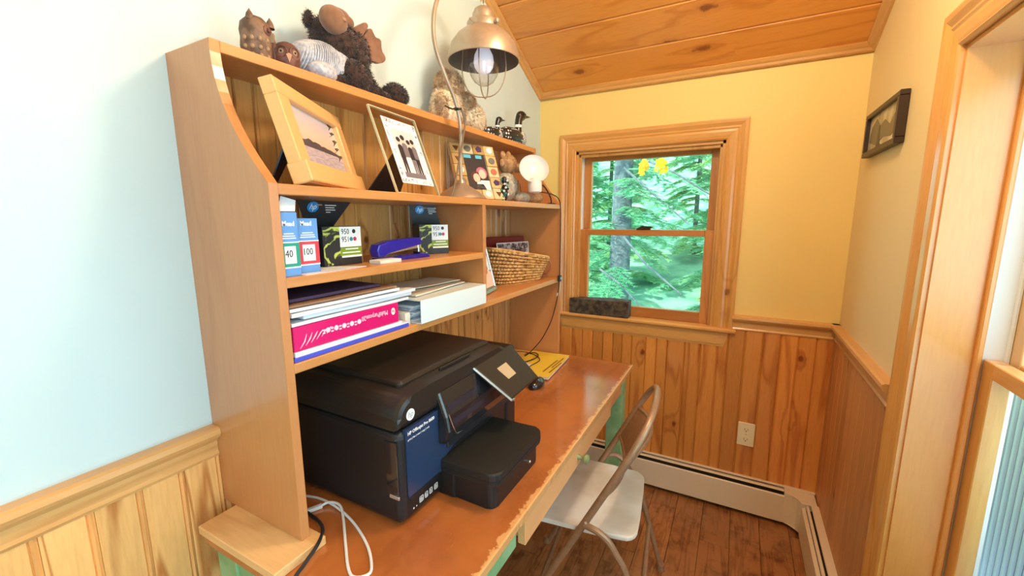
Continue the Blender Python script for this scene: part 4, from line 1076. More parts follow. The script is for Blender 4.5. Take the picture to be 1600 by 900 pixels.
obj('thumb_screw', b, P_brass, sh)
b = MB(); b.tube([(SX+.0, SY_+.008*math.sin(a), SZ+.178+.011*math.cos(a)) for a in [i*math.pi/8 for i in range(16)]], .0022, 6, closed=True)
b.tube([(SX+.008*math.sin(a), SY_, SZ+.193+.011*math.cos(a)) for a in [i*math.pi/8 for i in range(16)]], .0022, 6, closed=True); obj('chain_link', b, P_brass, lp)
lg_ = NT('lamp_glass'); lg_.b.inputs['Transmission Weight'].default_value = 1; lg_.b.inputs['Roughness'].default_value = .04; lg_.b.inputs['IOR'].default_value = 1.12
v_ = lg_.objvec(False); nz = lg_.noise(v_, 160, 2); lg_.L(lg_.mix(lg_.sstep(nz, .60, .68), (.93, .94, .95), (.75, .74, .7)), lg_.b.inputs['Base Color']); lg_ = lg_.m
b = MB(); b.lathe([(.052, .085), (.0535, .04), (.0535, .0), (.052, -.022), (.045, -.045), (.032, -.064), (.016, -.074), (0, -.076)], Ms, 32)
obj('glass_globe', b, glassmat('globe_glass', (.93, .93, .93), .22), lp)
b = MB(); b.lathe([(.014, .085), (.014, .050), (.022, .038), (.031, .020), (.034, .0), (.031, -.017), (.022, -.030), (.011, -.036), (0, -.037)], Ms, 24)
bulbm = plain('frosted_bulb', (.92, .9, .96), .4); bb_ = bulbm.node_tree.nodes['Principled BSDF']; bb_.inputs['Emission Color'].default_value = (.86, .84, 1, 1); bb_.inputs['Emission Strength'].default_value = .45
obj('bulb', b, bulbm, lp)
for ang_ in (20, 110):
    c_, s_ = math.cos(R(ang_)), math.sin(R(ang_)); P = []
    for k in range(-8, 9):
        t_ = k/8; a_ = t_*math.pi/2; r_ = .076*math.copysign(abs(math.sin(a_))**.75, a_); P.append((SX+c_*r_, SY_+s_*r_, SZ-.112+.100*(1-math.cos(a_))))
    P = [(SX-c_*.068, SY_-s_*.068, SZ+.075), (SX-c_*.072, SY_-s_*.072, SZ+.03)]+P+[(SX+c_*.072, SY_+s_*.072, SZ+.03), (SX+c_*.068, SY_+s_*.068, SZ+.075)]
    obj('guard_wire', MB().tube(P, .0021, 6), P_brass, lp)
tie = MB(); tie.tube([(.2+.009*math.cos(a), -1.055+.009*math.sin(a), 1.742+.003*math.sin(a)) for a in [i*math.pi/6 for i in range(12)]], .0035, 6, closed=True)
tie.tube(spline([(.205, -1.063, 1.742), (.21, -1.085, 1.738), (.215, -1.105, 1.730), (.21, -1.135, 1.733)]), .0022, 6)
obj('cord_tie', tie, P_cord, lp)
obj('lamp_cord', MB().tube(spline([(.206, -1.050, 1.745), (.212, -1.036, 1.71), (.214, -1.050, 1.66), (.218, -1.075, 1.60), (.226, -1.108, 1.535), (.234, -1.142, 1.478), (.228, -1.150, ZA+.004)]), .003, 6), P_brassin, lp)

# white reflector lamp and its cord
wlm = thing('reflector_lamp', 'small white enamel reflector lamp on the upper shelf at the right end', 'lamp', (.235, -.56, ZA))
HX, HY, HZ = .262, -.636, 1.597
axis = Vector((.55, -.72, .35)).normalized(); Mh = fr((HX, HY, HZ), axis.orthogonal(), axis.cross(axis.orthogonal()))
b = MB(); b.lathe([(.016, -.045), (.028, -.038), (.046, -.018), (.056, .004), (.060, .010), (.0585, .012), (.052, .004), (.040, -.004), (0, -.010)], Mh, 36); obj('reflector', b, P_bulbw, wlm)
b = MB(); b.lathe([(0, .0), (.016, 0), (.026, .006), (.0275, .012), (.0275, .046), (.024, .052), (.021, .058), (0, .058)], Matrix.Translation((HX+.008, HY-.004, HZ-.092)), 28); obj('socket', b, P_bulbw, wlm)
b = MB(); b.tube(spline([(HX+.008, HY-.004, HZ-.088), (HX, HY+.04, HZ-.06), (.262, -.535, 1.54), (.266, -.475, 1.50), (.262, -.452, ZA+.006)]), .003, 6); b.lathe([(0, 0), (.022, 0), (.022, .004), (.006, .008), (0, .008)], Matrix.Translation((.260, -.450, ZA)), 20); obj('stand', b, P_cord, wlm)
cd = thing('lamp_cord', 'thin dark cord with an inline switch draped down the right front edge of the hutch', 'cord', (.293, -.42, 1.137))
obj('cord', MB().tube(spline([(.262, -.585, 1.515), (.275, -.54, 1.512), (.284, -.49, 1.507), (.2905, -.44, 1.492), (.2915, -.417, 1.455), (.2915, -.413, 1.35), (.2925, -.416, 1.20), (.2935, -.420, 1.137), (.292, -.430, 1.08), (.290, -.452, 1.02), (.286, -.50, .95), (.27, -.56, .885), (.235, -.585, .835), (.19, -.56, .795), (.165, -.50, .783), (.19, -.46, .781), (.225, -.50, .781), (.215, -.58, .781), (.18, -.60, .780), (.14, -.54, .778)], 8), .0023, 7), plain('dark_red_cord', srgb(52, 16, 12), .4), cd)
obj('switch', MB().box(.2875, .2995, -.431, -.409, 1.122, 1.152, bev=.003, seg=2), P_cord, cd)
obj('switch_wheel', MB().box(.2985, .3015, -.426, -.412, 1.131, 1.143, bev=.001), P_silver, cd)
obj('cord_label', MB().box(.2875, .292, -.438, -.431, 1.055, 1.072, bev=.0005), P_white, cd)

# ------------------------------------------------------------------ plush bear behind the reflector lamp
be = thing('plush_bear', 'small tan plush bear in a pale sweater sitting behind the white reflector lamp', 'toy', (.14, -.62, ZA))
def furry(name, mb, mats, par, n=1500, L_=.008, wd=.0007, seed=1, mt=None):
    tf = MB(); mb.bm.normal_update(); hair(tf, mb, n, L_, wd, seed)
    o = obj(name, mb, mats, par, ang=0); h = obj('fur', tf, mt or mats, o if o.parent is None else o); h['kind'] = 'stuff'
    return o
b = MB(); b.ell((.145, -.635, 1.625), (.036, .044, .038), bump=.002); b.ell((.175, -.600, 1.612), (.020, .024, .018)); furry('head', b, P_bear, be, 1800, .007, .0006, 1)
for c_ in ((.14, -.668, 1.658), (.135, -.612, 1.664), (.15, -.690, 1.625)): b = MB(); b.ell(c_, (.010, .016, .016)); obj('ear', b, P_bear, be)
b = MB(); b.ell((.192, -.588, 1.618), (.005, .007, .005), u=10, v=6); obj('nose', b, P_ink, be)
b = MB(); b.ell((.14, -.64, 1.535), (.048, .058, .058), bump=.002); furry('sweater', b, P_beargrey, be, 1500, .006, .0007, 2)
b = MB(); b.ell((.205, -.52, 1.495), (.032, .052, .0275), rot=(0, 0, -20)); furry('foot', b, P_bear, be, 900, .007, .0006, 3)
b = MB(); b.ell((.19, -.60, 1.492), (.035, .045, .0245), rot=(0, 0, 10)); furry('foot', b, P_beargrey, be, 700, .006, .0006, 4)
b = MB(); b.tube([(.188, -.625, 1.56), (.196, -.64, 1.52), (.19, -.655, 1.49)], .0018, 6); b.tube([(.186, -.61, 1.55), (.20, -.625, 1.515), (.195, -.635, 1.49)], .0015, 6); obj('yarn_strap', b, P_brassin, be)
pg = thing('beaded_ornament', 'little black and white beaded figure between the tile frame and the plush bear', 'ornament', (.200, -.765, ZA))
b = MB(); rnd = random.Random(5)
b.ell((.200, -.765, ZA+.034), (.014, .014, .034)); obj('body', b, P_loon, pg)
for k in range(22):
    a = rnd.uniform(-.6, 2.0); zz_ = ZA+.004+k*.0042; b = MB(); b.ell((.200+.0150*math.cos(a), -.765-.0150*math.sin(a), zz_), (.0045, .0045, .0045), u=8, v=6)
    obj('bead', b, (P_white, P_green, P_loon)[k % 3], pg)
b = MB(); b.ell((.200, -.765, ZA+.082), (.011, .011, .014)); obj('head', b, P_loon, pg)

# ------------------------------------------------------------------ on the hutch top: owls, moose, loons
ow = thing('carved_owl', 'tall carved brown owl figurine at the left end of the hutch top', 'figurine', (.09, -1.610, ZT))
b = MB(); b.lathe([(0, 0), (.026, 0), (.029, .012), (.031, .035), (.030, .052), (.031, .066), (.027, .080), (.017, .090), (0, .097)], Matrix.Translation((.09, -1.612, ZT)) @ Matrix.Diagonal((1, .92, 1, 1)), 28)
for v in b.bm.verts: v.co += (v.co-Vector((.09, -1.612, v.co.z))).normalized()*.0016*mnoise.noise(v.co*120) if (v.co-Vector((.09, -1.612, v.co.z))).length > 1e-4 else Vector((0, 0, 0))
obj('body', b, P_carved, ow)
for y_, x_ in ((-1.630, .100), (-1.585, .095)):
    b = MB(); b.lathe([(.009, 0), (.006, .012), (0, .022)], Matrix.Translation((x_, y_+.003, ZT+.080)), 10); obj('ear_tuft', b, P_carved, ow)
for k in range(3):
    for j in range(4):
        a = R(-75+j*28); b = MB(); b.ell((.09+.0300*math.cos(a), -1.612+.0285*math.sin(a), ZT+.012+k*.016), (.004, .004, .005), u=10, v=6); obj('breast_dot', b, P_gold, ow)
for a in (R(15), R(62)):
    b = MB(); b.lathe([(.010, 0), (.009, .003), (.004, .004), (.0035, .0075), (0, .008)], fr((.09+.028*math.cos(a), -1.612+.026*math.sin(a), ZT+.064), (-math.sin(a), math.cos(a), 0), (0, 0, 1)), 16); obj('eye', b, P_carved2, ow)
b = MB(); b.prism([(-.005, 0), (0, -.014), (.005, 0), (0, .004)], .007, fr((.113, -1.595, ZT+.060), (-.6, .8, 0), (0, 0, 1))); obj('beak', b, P_gold, ow)
b = MB(); b.ell((.099, -1.585, ZT+.040), (.014, .008, .034), rot=(8, 0, 0)); obj('wing', b, P_carved2, ow)
o2 = thing('carved_owl', 'small reddish carved owl figurine beside the taller carved owl', 'figurine', (.11, -1.560, ZT))
b = MB(); b.lathe([(0, 0), (.020, 0), (.025, .010), (.027, .026), (.025, .042), (.018, .053), (.008, .058), (0, .059)], Matrix.Translation((.11, -1.560, ZT)) @ Matrix.Diagonal((1, .95, 1, 1)), 26); obj('body', b, P_carved2, o2)
for a in (R(-60), R(5)):
    M_ = fr((.11+.0245*math.cos(a), -1.560+.0230*math.sin(a), ZT+.033), (-math.sin(a), math.cos(a), 0), (0, 0, 1))
    b = MB(); b.lathe([(.013, -.003), (.0125, .002), (.010, .002), (.009, -.001), (0, -.001)], M_, 20); e_ = obj('eye_ring', b, P_carved2, o2)
    b = MB(); b.lathe([(.0055, -.001), (.005, .002), (0, .0025)], M_, 14); obj('eye', b, P_gold, e_)
    b = MB(); b.lathe([(.0025, .002), (.002, .0035), (0, .0036)], M_, 10); obj('pupil', b, P_ink, e_)
b = MB(); b.prism([(-.006, .002), (0, -.014), (.006, .002), (0, .006)], .007, fr((.131, -1.570, ZT+.024), (.45, .89, 0), (0, 0, 1)), bev=.001); obj('beak', b, plain('beak_tan', srgb(190, 140, 110), .6), o2)

mo = thing('plush_moose', 'dark brown plush moose in a white knitted sweater sitting on the hutch top', 'toy', (.09, -1.40, ZT))
b = MB(); b.ell((.078, -1.462, 1.768), (.054, .072, .052), bump=.003); b.ell((.085, -1.42, 1.772), (.045, .055, .048), bump=.003); b.ell((.118, -1.478, 1.742), (.028, .040, .022), rot=(0, 0, 15))
sw = obj('sweater', b, P_knit, mo)
b = MB()
for k in range(26):
    a0 = -1.52+k*.0052; P = []
    for q in range(9):
        t_ = -1.15+q*.30; P.append((.079+.0545*math.sqrt(max(0, 1-((a0+1.462)/.073)**2))*math.cos(t_), a0+.012*math.sin(t_), 1.769+.0525*math.sqrt(max(0, 1-((a0+1.462)/.073)**2))*math.sin(t_)+.0))
    b.tube(P, .0017, 4)
o = obj('knit_ribs', b, P_knit, sw); o['kind'] = 'stuff'
b = MB(); b.ell((.088, -1.362, 1.835), (.044, .046, .040), bump=.004); b.ell((.085, -1.400, 1.832), (.050, .058, .052), bump=.004); b.ell((.09, -1.362, 1.808), (.044, .046, .040), bump=.004, rot=(-30, 0, 0)); b.ell((.08, -1.43, 1.85), (.040, .036, .036), bump=.003)
furry('head', b, P_fur, mo, 7000, .010, .0008, 7)
b = MB(); b.ell((.122, -1.440, 1.866), (.024, .040, .031), rot=(8, 0, 10)); nose = obj('muzzle', b, P_felt, mo)
b = MB(); b.ell((.143, -1.428, 1.868), (.005, .007, .005), u=10, v=6); obj('nostril', b, plain('felt_light', srgb(170, 126, 98), .9), nose)
b = MB(); b.ell((.095, -1.412, 1.893), (.024, .040, .018), rot=(10, 0, 0)); b.ell((.10, -1.385, 1.887), (.018, .022, .016)); obj('muzzle', b, P_felt, mo)['label'] = 'brown felt back of the muzzle'
ant = [(-1.353, 1.887), (-1.325, 1.908), (-1.310, 1.918), (-1.301, 1.916), (-1.300, 1.907), (-1.316, 1.890), (-1.326, 1.877), (-1.314, 1.879), (-1.305, 1.898), (-1.296, 1.909), (-1.284, 1.908), (-1.282, 1.886), (-1.266, 1.896), (-1.252, 1.889), (-1.264, 1.868), (-1.248, 1.861), (-1.240, 1.850), (-1.246, 1.838), (-1.267, 1.829), (-1.289, 1.826), (-1.318, 1.831), (-1.335, 1.85), (-1.352, 1.87)]
def puffy(mb, pts, M, th, mi=0):
    cx = sum(p[0] for p in pts)/len(pts); cy = sum(p[1] for p in pts)/len(pts); n = len(pts)
    layers = [(1.0, 0), (.97, .45), (.88, .8), (.72, 1.0), (.4, 1.1)]
    for sgn in (1, -1):
        rings = []
        for s_, h_ in layers: rings.append([mb.bm.verts.new(M @ Vector((cx+(p[0]-cx)*s_, cy+(p[1]-cy)*s_, sgn*th*h_))) for p in pts])
        for A, B in zip(rings, rings[1:]):
            for i in range(n):
                f = mb.bm.faces.new((A[i], A[(i+1) % n], B[(i+1) % n], B[i]) if sgn > 0 else (B[i], B[(i+1) % n], A[(i+1) % n], A[i])); f.smooth = True; f.material_index = mi
        cv = mb.bm.verts.new(M @ Vector((cx, cy, sgn*th*1.12)))
        for i in range(n):
            f = mb.bm.faces.new((rings[-1][i], rings[-1][(i+1) % n], cv) if sgn > 0 else (rings[-1][(i+1) % n], rings[-1][i], cv)); f.smooth = True; f.material_index = mi
    bmesh.ops.remove_doubles(mb.bm, verts=mb.bm.verts, dist=1e-5)
def subdiv_loop(pts, it=2):
    for _ in range(it):
        q = []
        for i in range(len(pts)):
            a, b_ = pts[i], pts[(i+1) % len(pts)]; q += [(a[0]*.75+b_[0]*.25, a[1]*.75+b_[1]*.25), (a[0]*.25+b_[0]*.75, a[1]*.25+b_[1]*.75)]
        pts = q
    return pts
b = MB(); b.prism(subdiv_loop(ant, 1), .006, Matrix.Translation((.085, 0, 0)) @ MYZ, z0=-.008, bev=.0035); obj('antler', b, P_felt, mo, ang=80)
b = MB(); b.ell((.072, -1.470, 1.868), (.007, .011, .021), rot=(-12, 0, 0)); furry('ear', b, P_fur, mo, 500, .008, .0008, 8)
b = MB(); b.ell((.118, -1.378, 1.757), (.034, .050, .038), bump=.003, rot=(-25, 0, 0)); b.ell((.10, -1.42, 1.740), (.03, .035, .020)); b.ell((.112, -1.340, 1.742), (.030, .034, .0225)); b.ell((.112, -1.30, 1.736), (.020, .05, .014))
furry('leg', b, P_fur, mo, 5000, .010, .0009, 9)
b = MB(); b.ell((.113, -1.235, 1.751), (.030, .040, .030), bump=.003); b.ell((.10, -1.275, 1.739), (.025, .03, .017)); furry('foot', b, P_fur, mo, 3500, .009, .0009, 10)

po = thing('plush_owl', 'taller shaggy tan plush owl standing on the hutch top behind the lamp pole', 'toy', (.08, -.96, ZT))
b = MB(); b.ell((.08, -.955, 1.772), (.050, .058, .051), bump=.004); b.ell((.08, -.955, 1.80), (.044, .052, .045), bump=.004); furry('body', b, P_owlpale, po, 4500, .012, .0014, 21)
b = MB(); b.ell((.083, -.940, 1.855), (.044, .052, .048), bump=.006, bs=50); furry('head', b, P_owlfur, po, 6000, .013, .0012, 22)
for c_ in ((.122, -.925, 1.866), (.105, -.900, 1.868)): b = MB(); b.ell(c_, (.006, .006, .007), u=12, v=8); obj('eye', b, P_ink, po)
b = MB(); b.lathe([(.007, 0), (.005, .008), (0, .016)], fr((.118, -.906, 1.856), (0, 1, 0), (-.3, 0, -.9)), 10); obj('beak', b, P_carved, po)
for c_, rr in (((.100, -1.005, 1.775), (.020, .014, .042)), ((.110, -.915, 1.775), (.018, .014, .040))):
    b = MB(); b.ell(c_, rr, bump=.003, rot=(10, 0, 0)); furry('wing', b, P_owlfur, po, 1200, .010, .0016, 23)
pb = thing('plush_owl', 'shorter pale plush owl leaning beside the taller plush owl', 'toy', (.08, -.82, ZT))
b = MB(); b.ell((.085, -.808, 1.775), (.046, .054, .054), bump=.004, rot=(20, 0, 0)); furry('body', b, P_owlpale, pb, 4500, .012, .0015, 31)
b = MB(); b.ell((.085, -.842, 1.822), (.036, .038, .034), bump=.005, bs=50); furry('head', b, P_owlfur, pb, 3500, .011, .0011, 32)
for c_ in ((.118, -.838, 1.830), (.105, -.812, 1.832)): b = MB(); b.ell(c_, (.005, .005, .006), u=12, v=8); obj('eye', b, P_ink, pb)
b = MB(); b.ell((.088, -.758, 1.772), (.024, .018, .038), bump=.003, rot=(28, 0, 0)); furry('wing', b, P_owlfur, pb, 1400, .010, .0016, 33)

def dotted(name, density, axis_scale):
    s = NT(name); tc = s.n('ShaderNodeTexCoord'); mp = s.n('ShaderNodeMapping'); mp.inputs['Scale'].default_value = axis_scale; s.L(tc.outputs['Object'], mp.inputs[0])
    vo = s.n('ShaderNodeTexVoronoi'); vo.inputs['Scale'].default_value = density; vo.inputs['Randomness'].default_value = .15; s.L(mp.outputs[0], vo.inputs['Vector'])
    s.L(s.mix(s.sstep(vo.outputs['Distance'], .36, .28), (.02, .022, .024), (.85, .85, .82)), s.b.inputs['Base Color']); s.b.inputs['Roughness'].default_value = .3
    return s.m
P_dots = dotted('loon_spots', 75, (1, 1, 1))
def loon(label, y0, s_, x_, yawd):
    """body along +y, head towards +y"""
    t = thing('loon_figurine', label, 'figurine', (x_, y0, ZT), rot=(0, 0, R(yawd)))
    b = MB(); b.ell((0, 0, .036*s_), (.034*s_, .085*s_, .036*s_), u=28, v=18)
    b.ell((0, -.075*s_, .042*s_), (.018*s_, .032*s_, .014*s_)); obj('body', b, P_dots, t, local=True)
    b = MB(); b.ell((0, .060*s_, .036*s_), (.026*s_, .036*s_, .030*s_)); obj('breast', b, P_white, t, local=True)
    l = MB()
    for k in range(-4, 5):
        a = k*.22; l.tube([(.0262*s_*math.cos(a+q*.0)*math.sin(1.57-abs(k)*.0)*(1 if True else 0)*(.25+.75*math.cos(q*.5-.0)), (.062+.030*math.sin(q*.55))*s_, (.034+.030*math.sin(a))*s_) for q in (-1, -.3, .3, 1)], .0012*s_, 4)
    obj('neck_stripes', l, P_loon, t, local=True)
    P = [(0, .050*s_, .055*s_), (0, .052*s_, .080*s_), (0, .056*s_, .105*s_), (0, .066*s_, .122*s_)]
    b = MB(); b.tube(P, [.017*s_, .0145*s_, .015*s_, .018*s_], 14); b.ell((0, .074*s_, .128*s_), (.017*s_, .027*s_, .019*s_), rot=(8, 0, 0))
    hd = obj('head', b, P_loon, t, local=True)
    b = MB(); b.lathe([(.0085*s_, 0), (.006*s_, .018*s_), (.003*s_, .036*s_), (0, .050*s_)], fr((0, .094*s_, .128*s_), (1, 0, 0), (0, .14, -.99)) if Vector((1, 0, 0)).cross(Vector((0, .14, -.99))).y > 0 else fr((0, .094*s_, .128*s_), (1, 0, 0), (0, -.14, .99)), 10); obj('bill', b, P_loon, hd, local=True)
    for sx_ in (-1, 1): b = MB(); b.ell((.0155*s_*sx_, .084*s_, .133*s_), (.0025*s_,)*3, u=8, v=6); obj('eye', b, P_ink, hd, local=True)
    b = MB(); b.lathe([(.0162*s_, 0), (.0162*s_, .010*s_)], Matrix.Translation((0, .052*s_, .078*s_)), 20); obj('collar', b, P_white, hd, local=True)
    return t
loon('larger black and white loon figurine with its bill pointing right on the hutch top', -.500, 1.10, .085, -8)
loon('smaller black and white loon figurine just left of the larger loon', -.690, .62, .105, -8)

# ------------------------------------------------------------------ wall picture, outlet, log on the sill
wp = thing('wall_picture', 'small dark-framed black and white picture on the right wall', 'picture', (XR-.012, -.345, 1.70))
mb = MB(); M_ = M3((XR-.001, -.145, 1.622), (0, -1, 0), (0, 0, 1), (-1, 0, 0))
border(mb, .375, .150, .018, .022, .018, .016, 0, .024, .002)
for v in mb.bm.verts: v.co = M_ @ v.co
mb.bm.normal_update(); obj('frame_border', mb, plain('frame_dark', srgb(54, 34, 22), .4), wp)
obj('photograph', MB().box(.018, .353, .018, .134, .006, .012, M=M_), plain('sepia_print', srgb(214, 198, 160), .3, c2=srgb(160, 146, 110), nscale=14), wp)
b = MB(); b.prism([(.03, .05), (.05, .10), (.10, .12), (.15, .09), (.20, .10), (.26, .075), (.30, .10), (.345, .085), (.345, .05), (.28, .035), (.2, .045), (.12, .03)], .0128, M_, z0=.012); obj('print_trees', b, plain('sepia_dark', srgb(112, 100, 76), .4), wp)
b = MB(); b.prism([(.13, .03), (.14, .09), (.155, .09), (.165, .03), (.185, .024), (.12, .022)], .0134, M_, z0=.0128); obj('print_trunk', b, plain('sepia_deep', srgb(60, 50, 38), .4), wp)
ou = thing('outlet', 'cream duplex electrical outlet on the far wainscot', 'outlet', (1.099, -.016, .384))
P_cream = plain('outlet_cream', srgb(244, 228, 190), .35)
obj('cover_plate', MB().box(1.0635, 1.1345, -.0185, -.0133, .326, .442, bev=.0015), P_cream, ou)
for zc_ in (.4085, .3595):
    b = MB(); b.prism([(-.0165, -.010), (-.012, -.0145), (.012, -.0145), (.0165, -.010), (.0165, .010), (.012, .0145), (-.012, .0145), (-.0165, .010)], .0015, M3((1.099, -.0185, zc_), (1, 0, 0), (0, 0, 1), (0, -1, 0))); rc = obj('receptacle', b, P_cream, ou)
    b = MB(); b.box(1.0915, 1.0935, -.0204, -.0198, zc_-.003, zc_+.007).box(1.1045, 1.1065, -.0204, -.0198, zc_-.002, zc_+.006); disc(b, M3((1.099, -.0198, zc_-.0075), (1, 0, 0), (0, 0, 1), (0, -1, 0)), .0028, 10, .0006); obj('slots', b, P_ink, rc)
b = MB(); b.ell((1.099, -.0187, .384), (.003, .0012, .003), u=10, v=6); obj('screw', b, P_silver, ou)
lgz = WZ0
mb = MB(); mb.box(.200, .522, -.034, .031, lgz, lgz+.080)
for _ in range(4): bmesh.ops.subdivide_edges(mb.bm, edges=[e for e in mb.bm.edges if e.calc_length() > .012], cuts=1)
for v in mb.bm.verts:
    n_ = mnoise.noise(v.co*28)*.006+mnoise.noise(v.co*90)*.003; top_ = (v.co.z-lgz)/.08
    if v.co.z > lgz+.002: v.co.z += n_*1.0*top_ + (.008 if v.co.x > .43 else 0)*top_
    if v.co.y < 0: v.co.y += abs(n_)*1.0
    if v.co.z <= lgz+.001: v.co.z = lgz
tag(obj('carved_log', mb, P_rock, loc=(.36, 0, lgz)), 'rough dark log lying on the sill of the far window', 'log')

# ------------------------------------------------------------------ booklet, papers, mouse on the desk
def rotbox(mb, P, z0, z1, bev=.0008):
    mb.prism(P, z1, I4, z0=z0); return mb
bk2 = thing('booklet', 'yellow booklet with dark cover print lying on the desk beside the printer', 'booklet', (.28, -.55, ZD+.006))
obj('pages', rotbox(MB(), [(.342, -.412), (.366, -.708), (.185, -.735), (.155, -.425)], ZD+.006, ZD+.0155), P_paper2, bk2)
obj('cover', rotbox(MB(), [(.344, -.410), (.368, -.710), (.183, -.737), (.153, -.423)], ZD+.0155, ZD+.0165), P_yellow, bk2)
b = MB()
for (x_, y0, y1) in ((.332, -.60, -.46), (.318, -.66, -.50), (.345, -.66, -.52)): b.box(x_, x_+.0075, y0, y1, ZD+.0165, ZD+.0168)
b.box(.21, .212, -.70, -.46, ZD+.0165, ZD+.0168)
obj('printed_lines', b, plain('ochre_print', srgb(150, 110, 20), .5), bk2)
tag(obj('magazine', rotbox(MB(), [(.275, -.405), (.315, -.72), (.08, -.75), (.05, -.41)], ZD, ZD+.0058), plain('orange_cover', srgb(232, 180, 96), .45), loc=(.2, -.55, ZD)), 'pale orange magazine under the yellow booklet against the hutch side', 'magazine')
tag(obj('paper_sheet', rotbox(MB(), [(.24, -.60), (.25, -.70), (.16, -.71), (.15, -.60)], ZD+.0168, ZD+.0174), P_paper, loc=(.2, -.65, ZD+.0168)), 'small white note on the yellow booklet near the mouse', 'paper')
ms = thing('computer_mouse', 'small shiny black computer mouse on the desk behind the printer panel', 'mouse', (.345, -.775, ZD))
b = MB(); b.ell((.345, -.775, ZD+.010), (.030, .050, .024), u=28, v=16)
for v in b.bm.verts: v.co.z = max(v.co.z, ZD)
obj('shell', b, P_gloss, ms)
obj('wheel', MB().box(.3435, .3465, -.757, -.745, ZD+.028, ZD+.0345, bev=.001), P_silver, ms)
o = obj('mouse_cord', MB().tube(spline([(.32, -.74, ZD+.020), (.27, -.70, ZD+.022), (.25, -.64, ZD+.0205), (.255, -.55, ZD+.020), (.22, -.50, ZD+.020), (.15, -.47, ZD+.020), (.08, -.46, ZD+.010), (.04, -.47, ZD+.004)], 6), .0018, 6), P_cord, loc=(.2, -.6, ZD+.02))
tag(o, 'thin black mouse cord looping over the yellow booklet', 'cord')

# ------------------------------------------------------------------ folding chair
ch = thing('folding_chair', 'bronze tubular metal folding chair with an off-white seat pushed in at the desk', 'chair', (.63, -.84, 0), rot=(0, 0, R(186.9)))
def tx(z): return .01+(.475-z)/1.95
HWc = .203; TR_ = .0115
P = [(tx(.012), HWc, .012), (tx(.4), HWc, .4), (tx(.62), HWc, .62), (tx(.68), HWc*.995, .68)]
for k in range(1, 14):
    a = math.pi*k/14; z = .68+.150*math.sin(a)**.85; P.append((tx(z), HWc*math.copysign(abs(math.cos(a))**.8, math.cos(a)), z))
P += [(tx(.68), -HWc*.995, .68), (tx(.62), -HWc, .62), (tx(.4), -HWc, .4), (tx(.012), -HWc, .012)]
obj('back_tube', MB().tube(P, TR_, 12), P_chair, ch, local=True)
def bulge(y): return -.050*(1-(y/HWc)**2)
b = MB(); th = .0016
zb0, zb1 = .565, .690
def bp(u, v): 
    y = -HWc+2*HWc*u; z = zb0+(zb1-zb0)*v + .018*(1-(y/HWc)**2)*(v-.5)*2; return Vector((tx(z)+bulge(y), y, z))
b.grid(bp, 20, 6); b.grid(lambda u, v: bp(u, v)+Vector((.0022, 0, 0)), 20, 6)
obj('backrest_panel', b, P_chair, ch, local=True)
for v_ in (0, 1): obj('backrest_rim', MB().tube([bp(k/20, v_) for k in range(21)], .0065, 8), P_chair, ch, local=True)
for s_ in (1, -1):
    yy = s_*(HWc+.021)
    P = spline([(tx(.462)-.002, s_*(HWc+.008), .462), (-.025, yy, .462), (-.058, yy, .440), (-.085, yy, .400), (-.125, yy, .320), (-.217, yy, .012)], 5)
    obj('rear_leg', MB().tube(P, TR_*.92, 10), P_chair, ch, local=True)
    for (x_, y_, z_) in ((-.217, yy, .0), (tx(0), s_*HWc, .0)):
        b = MB(); b.lathe([(0, 0), (.016, 0), (.016, .012), (.0135, .026), (0, .026)], Matrix.Translation((x_, y_, z_)), 12); obj('foot_cap', b, P_chair, ch, local=True)
    b = MB(); b.lathe([(.008, 0), (.008, .003), (.004, .006), (0, .006)], M3((tx(.47), s_*(HWc+.011), .47), (1, 0, 0), (0, 0, 1), (0, s_, 0)), 12); obj('rivet', b, P_chair, ch, local=True)
obj('crossbar', MB().tube([(-.164, -HWc-.021, .19), (-.164, HWc+.021, .19)], TR_*.75, 8), P_chair, ch, local=True)
obj('crossbar', MB().tube([(tx(.16), -HWc, .16), (tx(.16), HWc, .16)], TR_*.75, 8), P_chair, ch, local=True)
sp_ = [(.265, -.185), (.25, -.195), (-.105, -.190), (-.133, -.172), (-.143, -.14), (-.143, .14), (-.133, .172), (-.105, .190), (.25, .195), (.265, .185), (.27, .0)]
b = MB(); b.prism(subdiv_loop(sp_, 1), .436, I4, z0=.420, bev=.005); obj('seat', b, P_seat, ch, local=True)
b = MB(); b.tube([(.24, -.17, .414), (-.10, -.17, .414)], .007, 8); b.tube([(.24, .17, .414), (-.10, .17, .414)], .007, 8); b.tube([(.20, -.195, .414), (.20, .195, .414)], .007, 8); b.tube([(-.05, -.20, .414), (-.05, .20, .414)], .007, 8); obj('seat_frame', b, P_chair, ch, local=True)
# ------------------------------------------------------------------ outdoors
def leafmat(name, c, c2):
    s = NT(name); v = s.objvec(False); f = s.noise(v, 3, 2)
    col = s.mix(s.sstep(f, .35, .65), c, c2)
    d = s.n('ShaderNodeBsdfDiffuse'); t = s.n('ShaderNodeBsdfTranslucent'); s.L(col, d.inputs[0]); s.L(col, t.inputs[0])
    mx = s.n('ShaderNodeMixShader'); mx.inputs[0].default_value = .45; s.L(d.outputs[0], mx.inputs[1]); s.L(t.outputs[0], mx.inputs[2])
    s.L(mx.outputs[0], s.t.nodes['Material Output'].inputs['Surface'])
    return s.m
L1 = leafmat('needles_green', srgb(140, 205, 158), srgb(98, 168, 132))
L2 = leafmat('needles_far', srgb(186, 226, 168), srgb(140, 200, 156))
L3 = leafmat('yellow_leaves', srgb(245, 215, 60), srgb(235, 190, 50))
M_bark = plain('bark', srgb(104, 120, 120), .9, c2=srgb(76, 92, 96), nscale=18, bump=1.0)
M_twig = plain('twig', srgb(110, 130, 110), .9)
M_ground = plain('forest_floor', srgb(140, 196, 160), .9, c2=srgb(100, 160, 136), nscale=2)
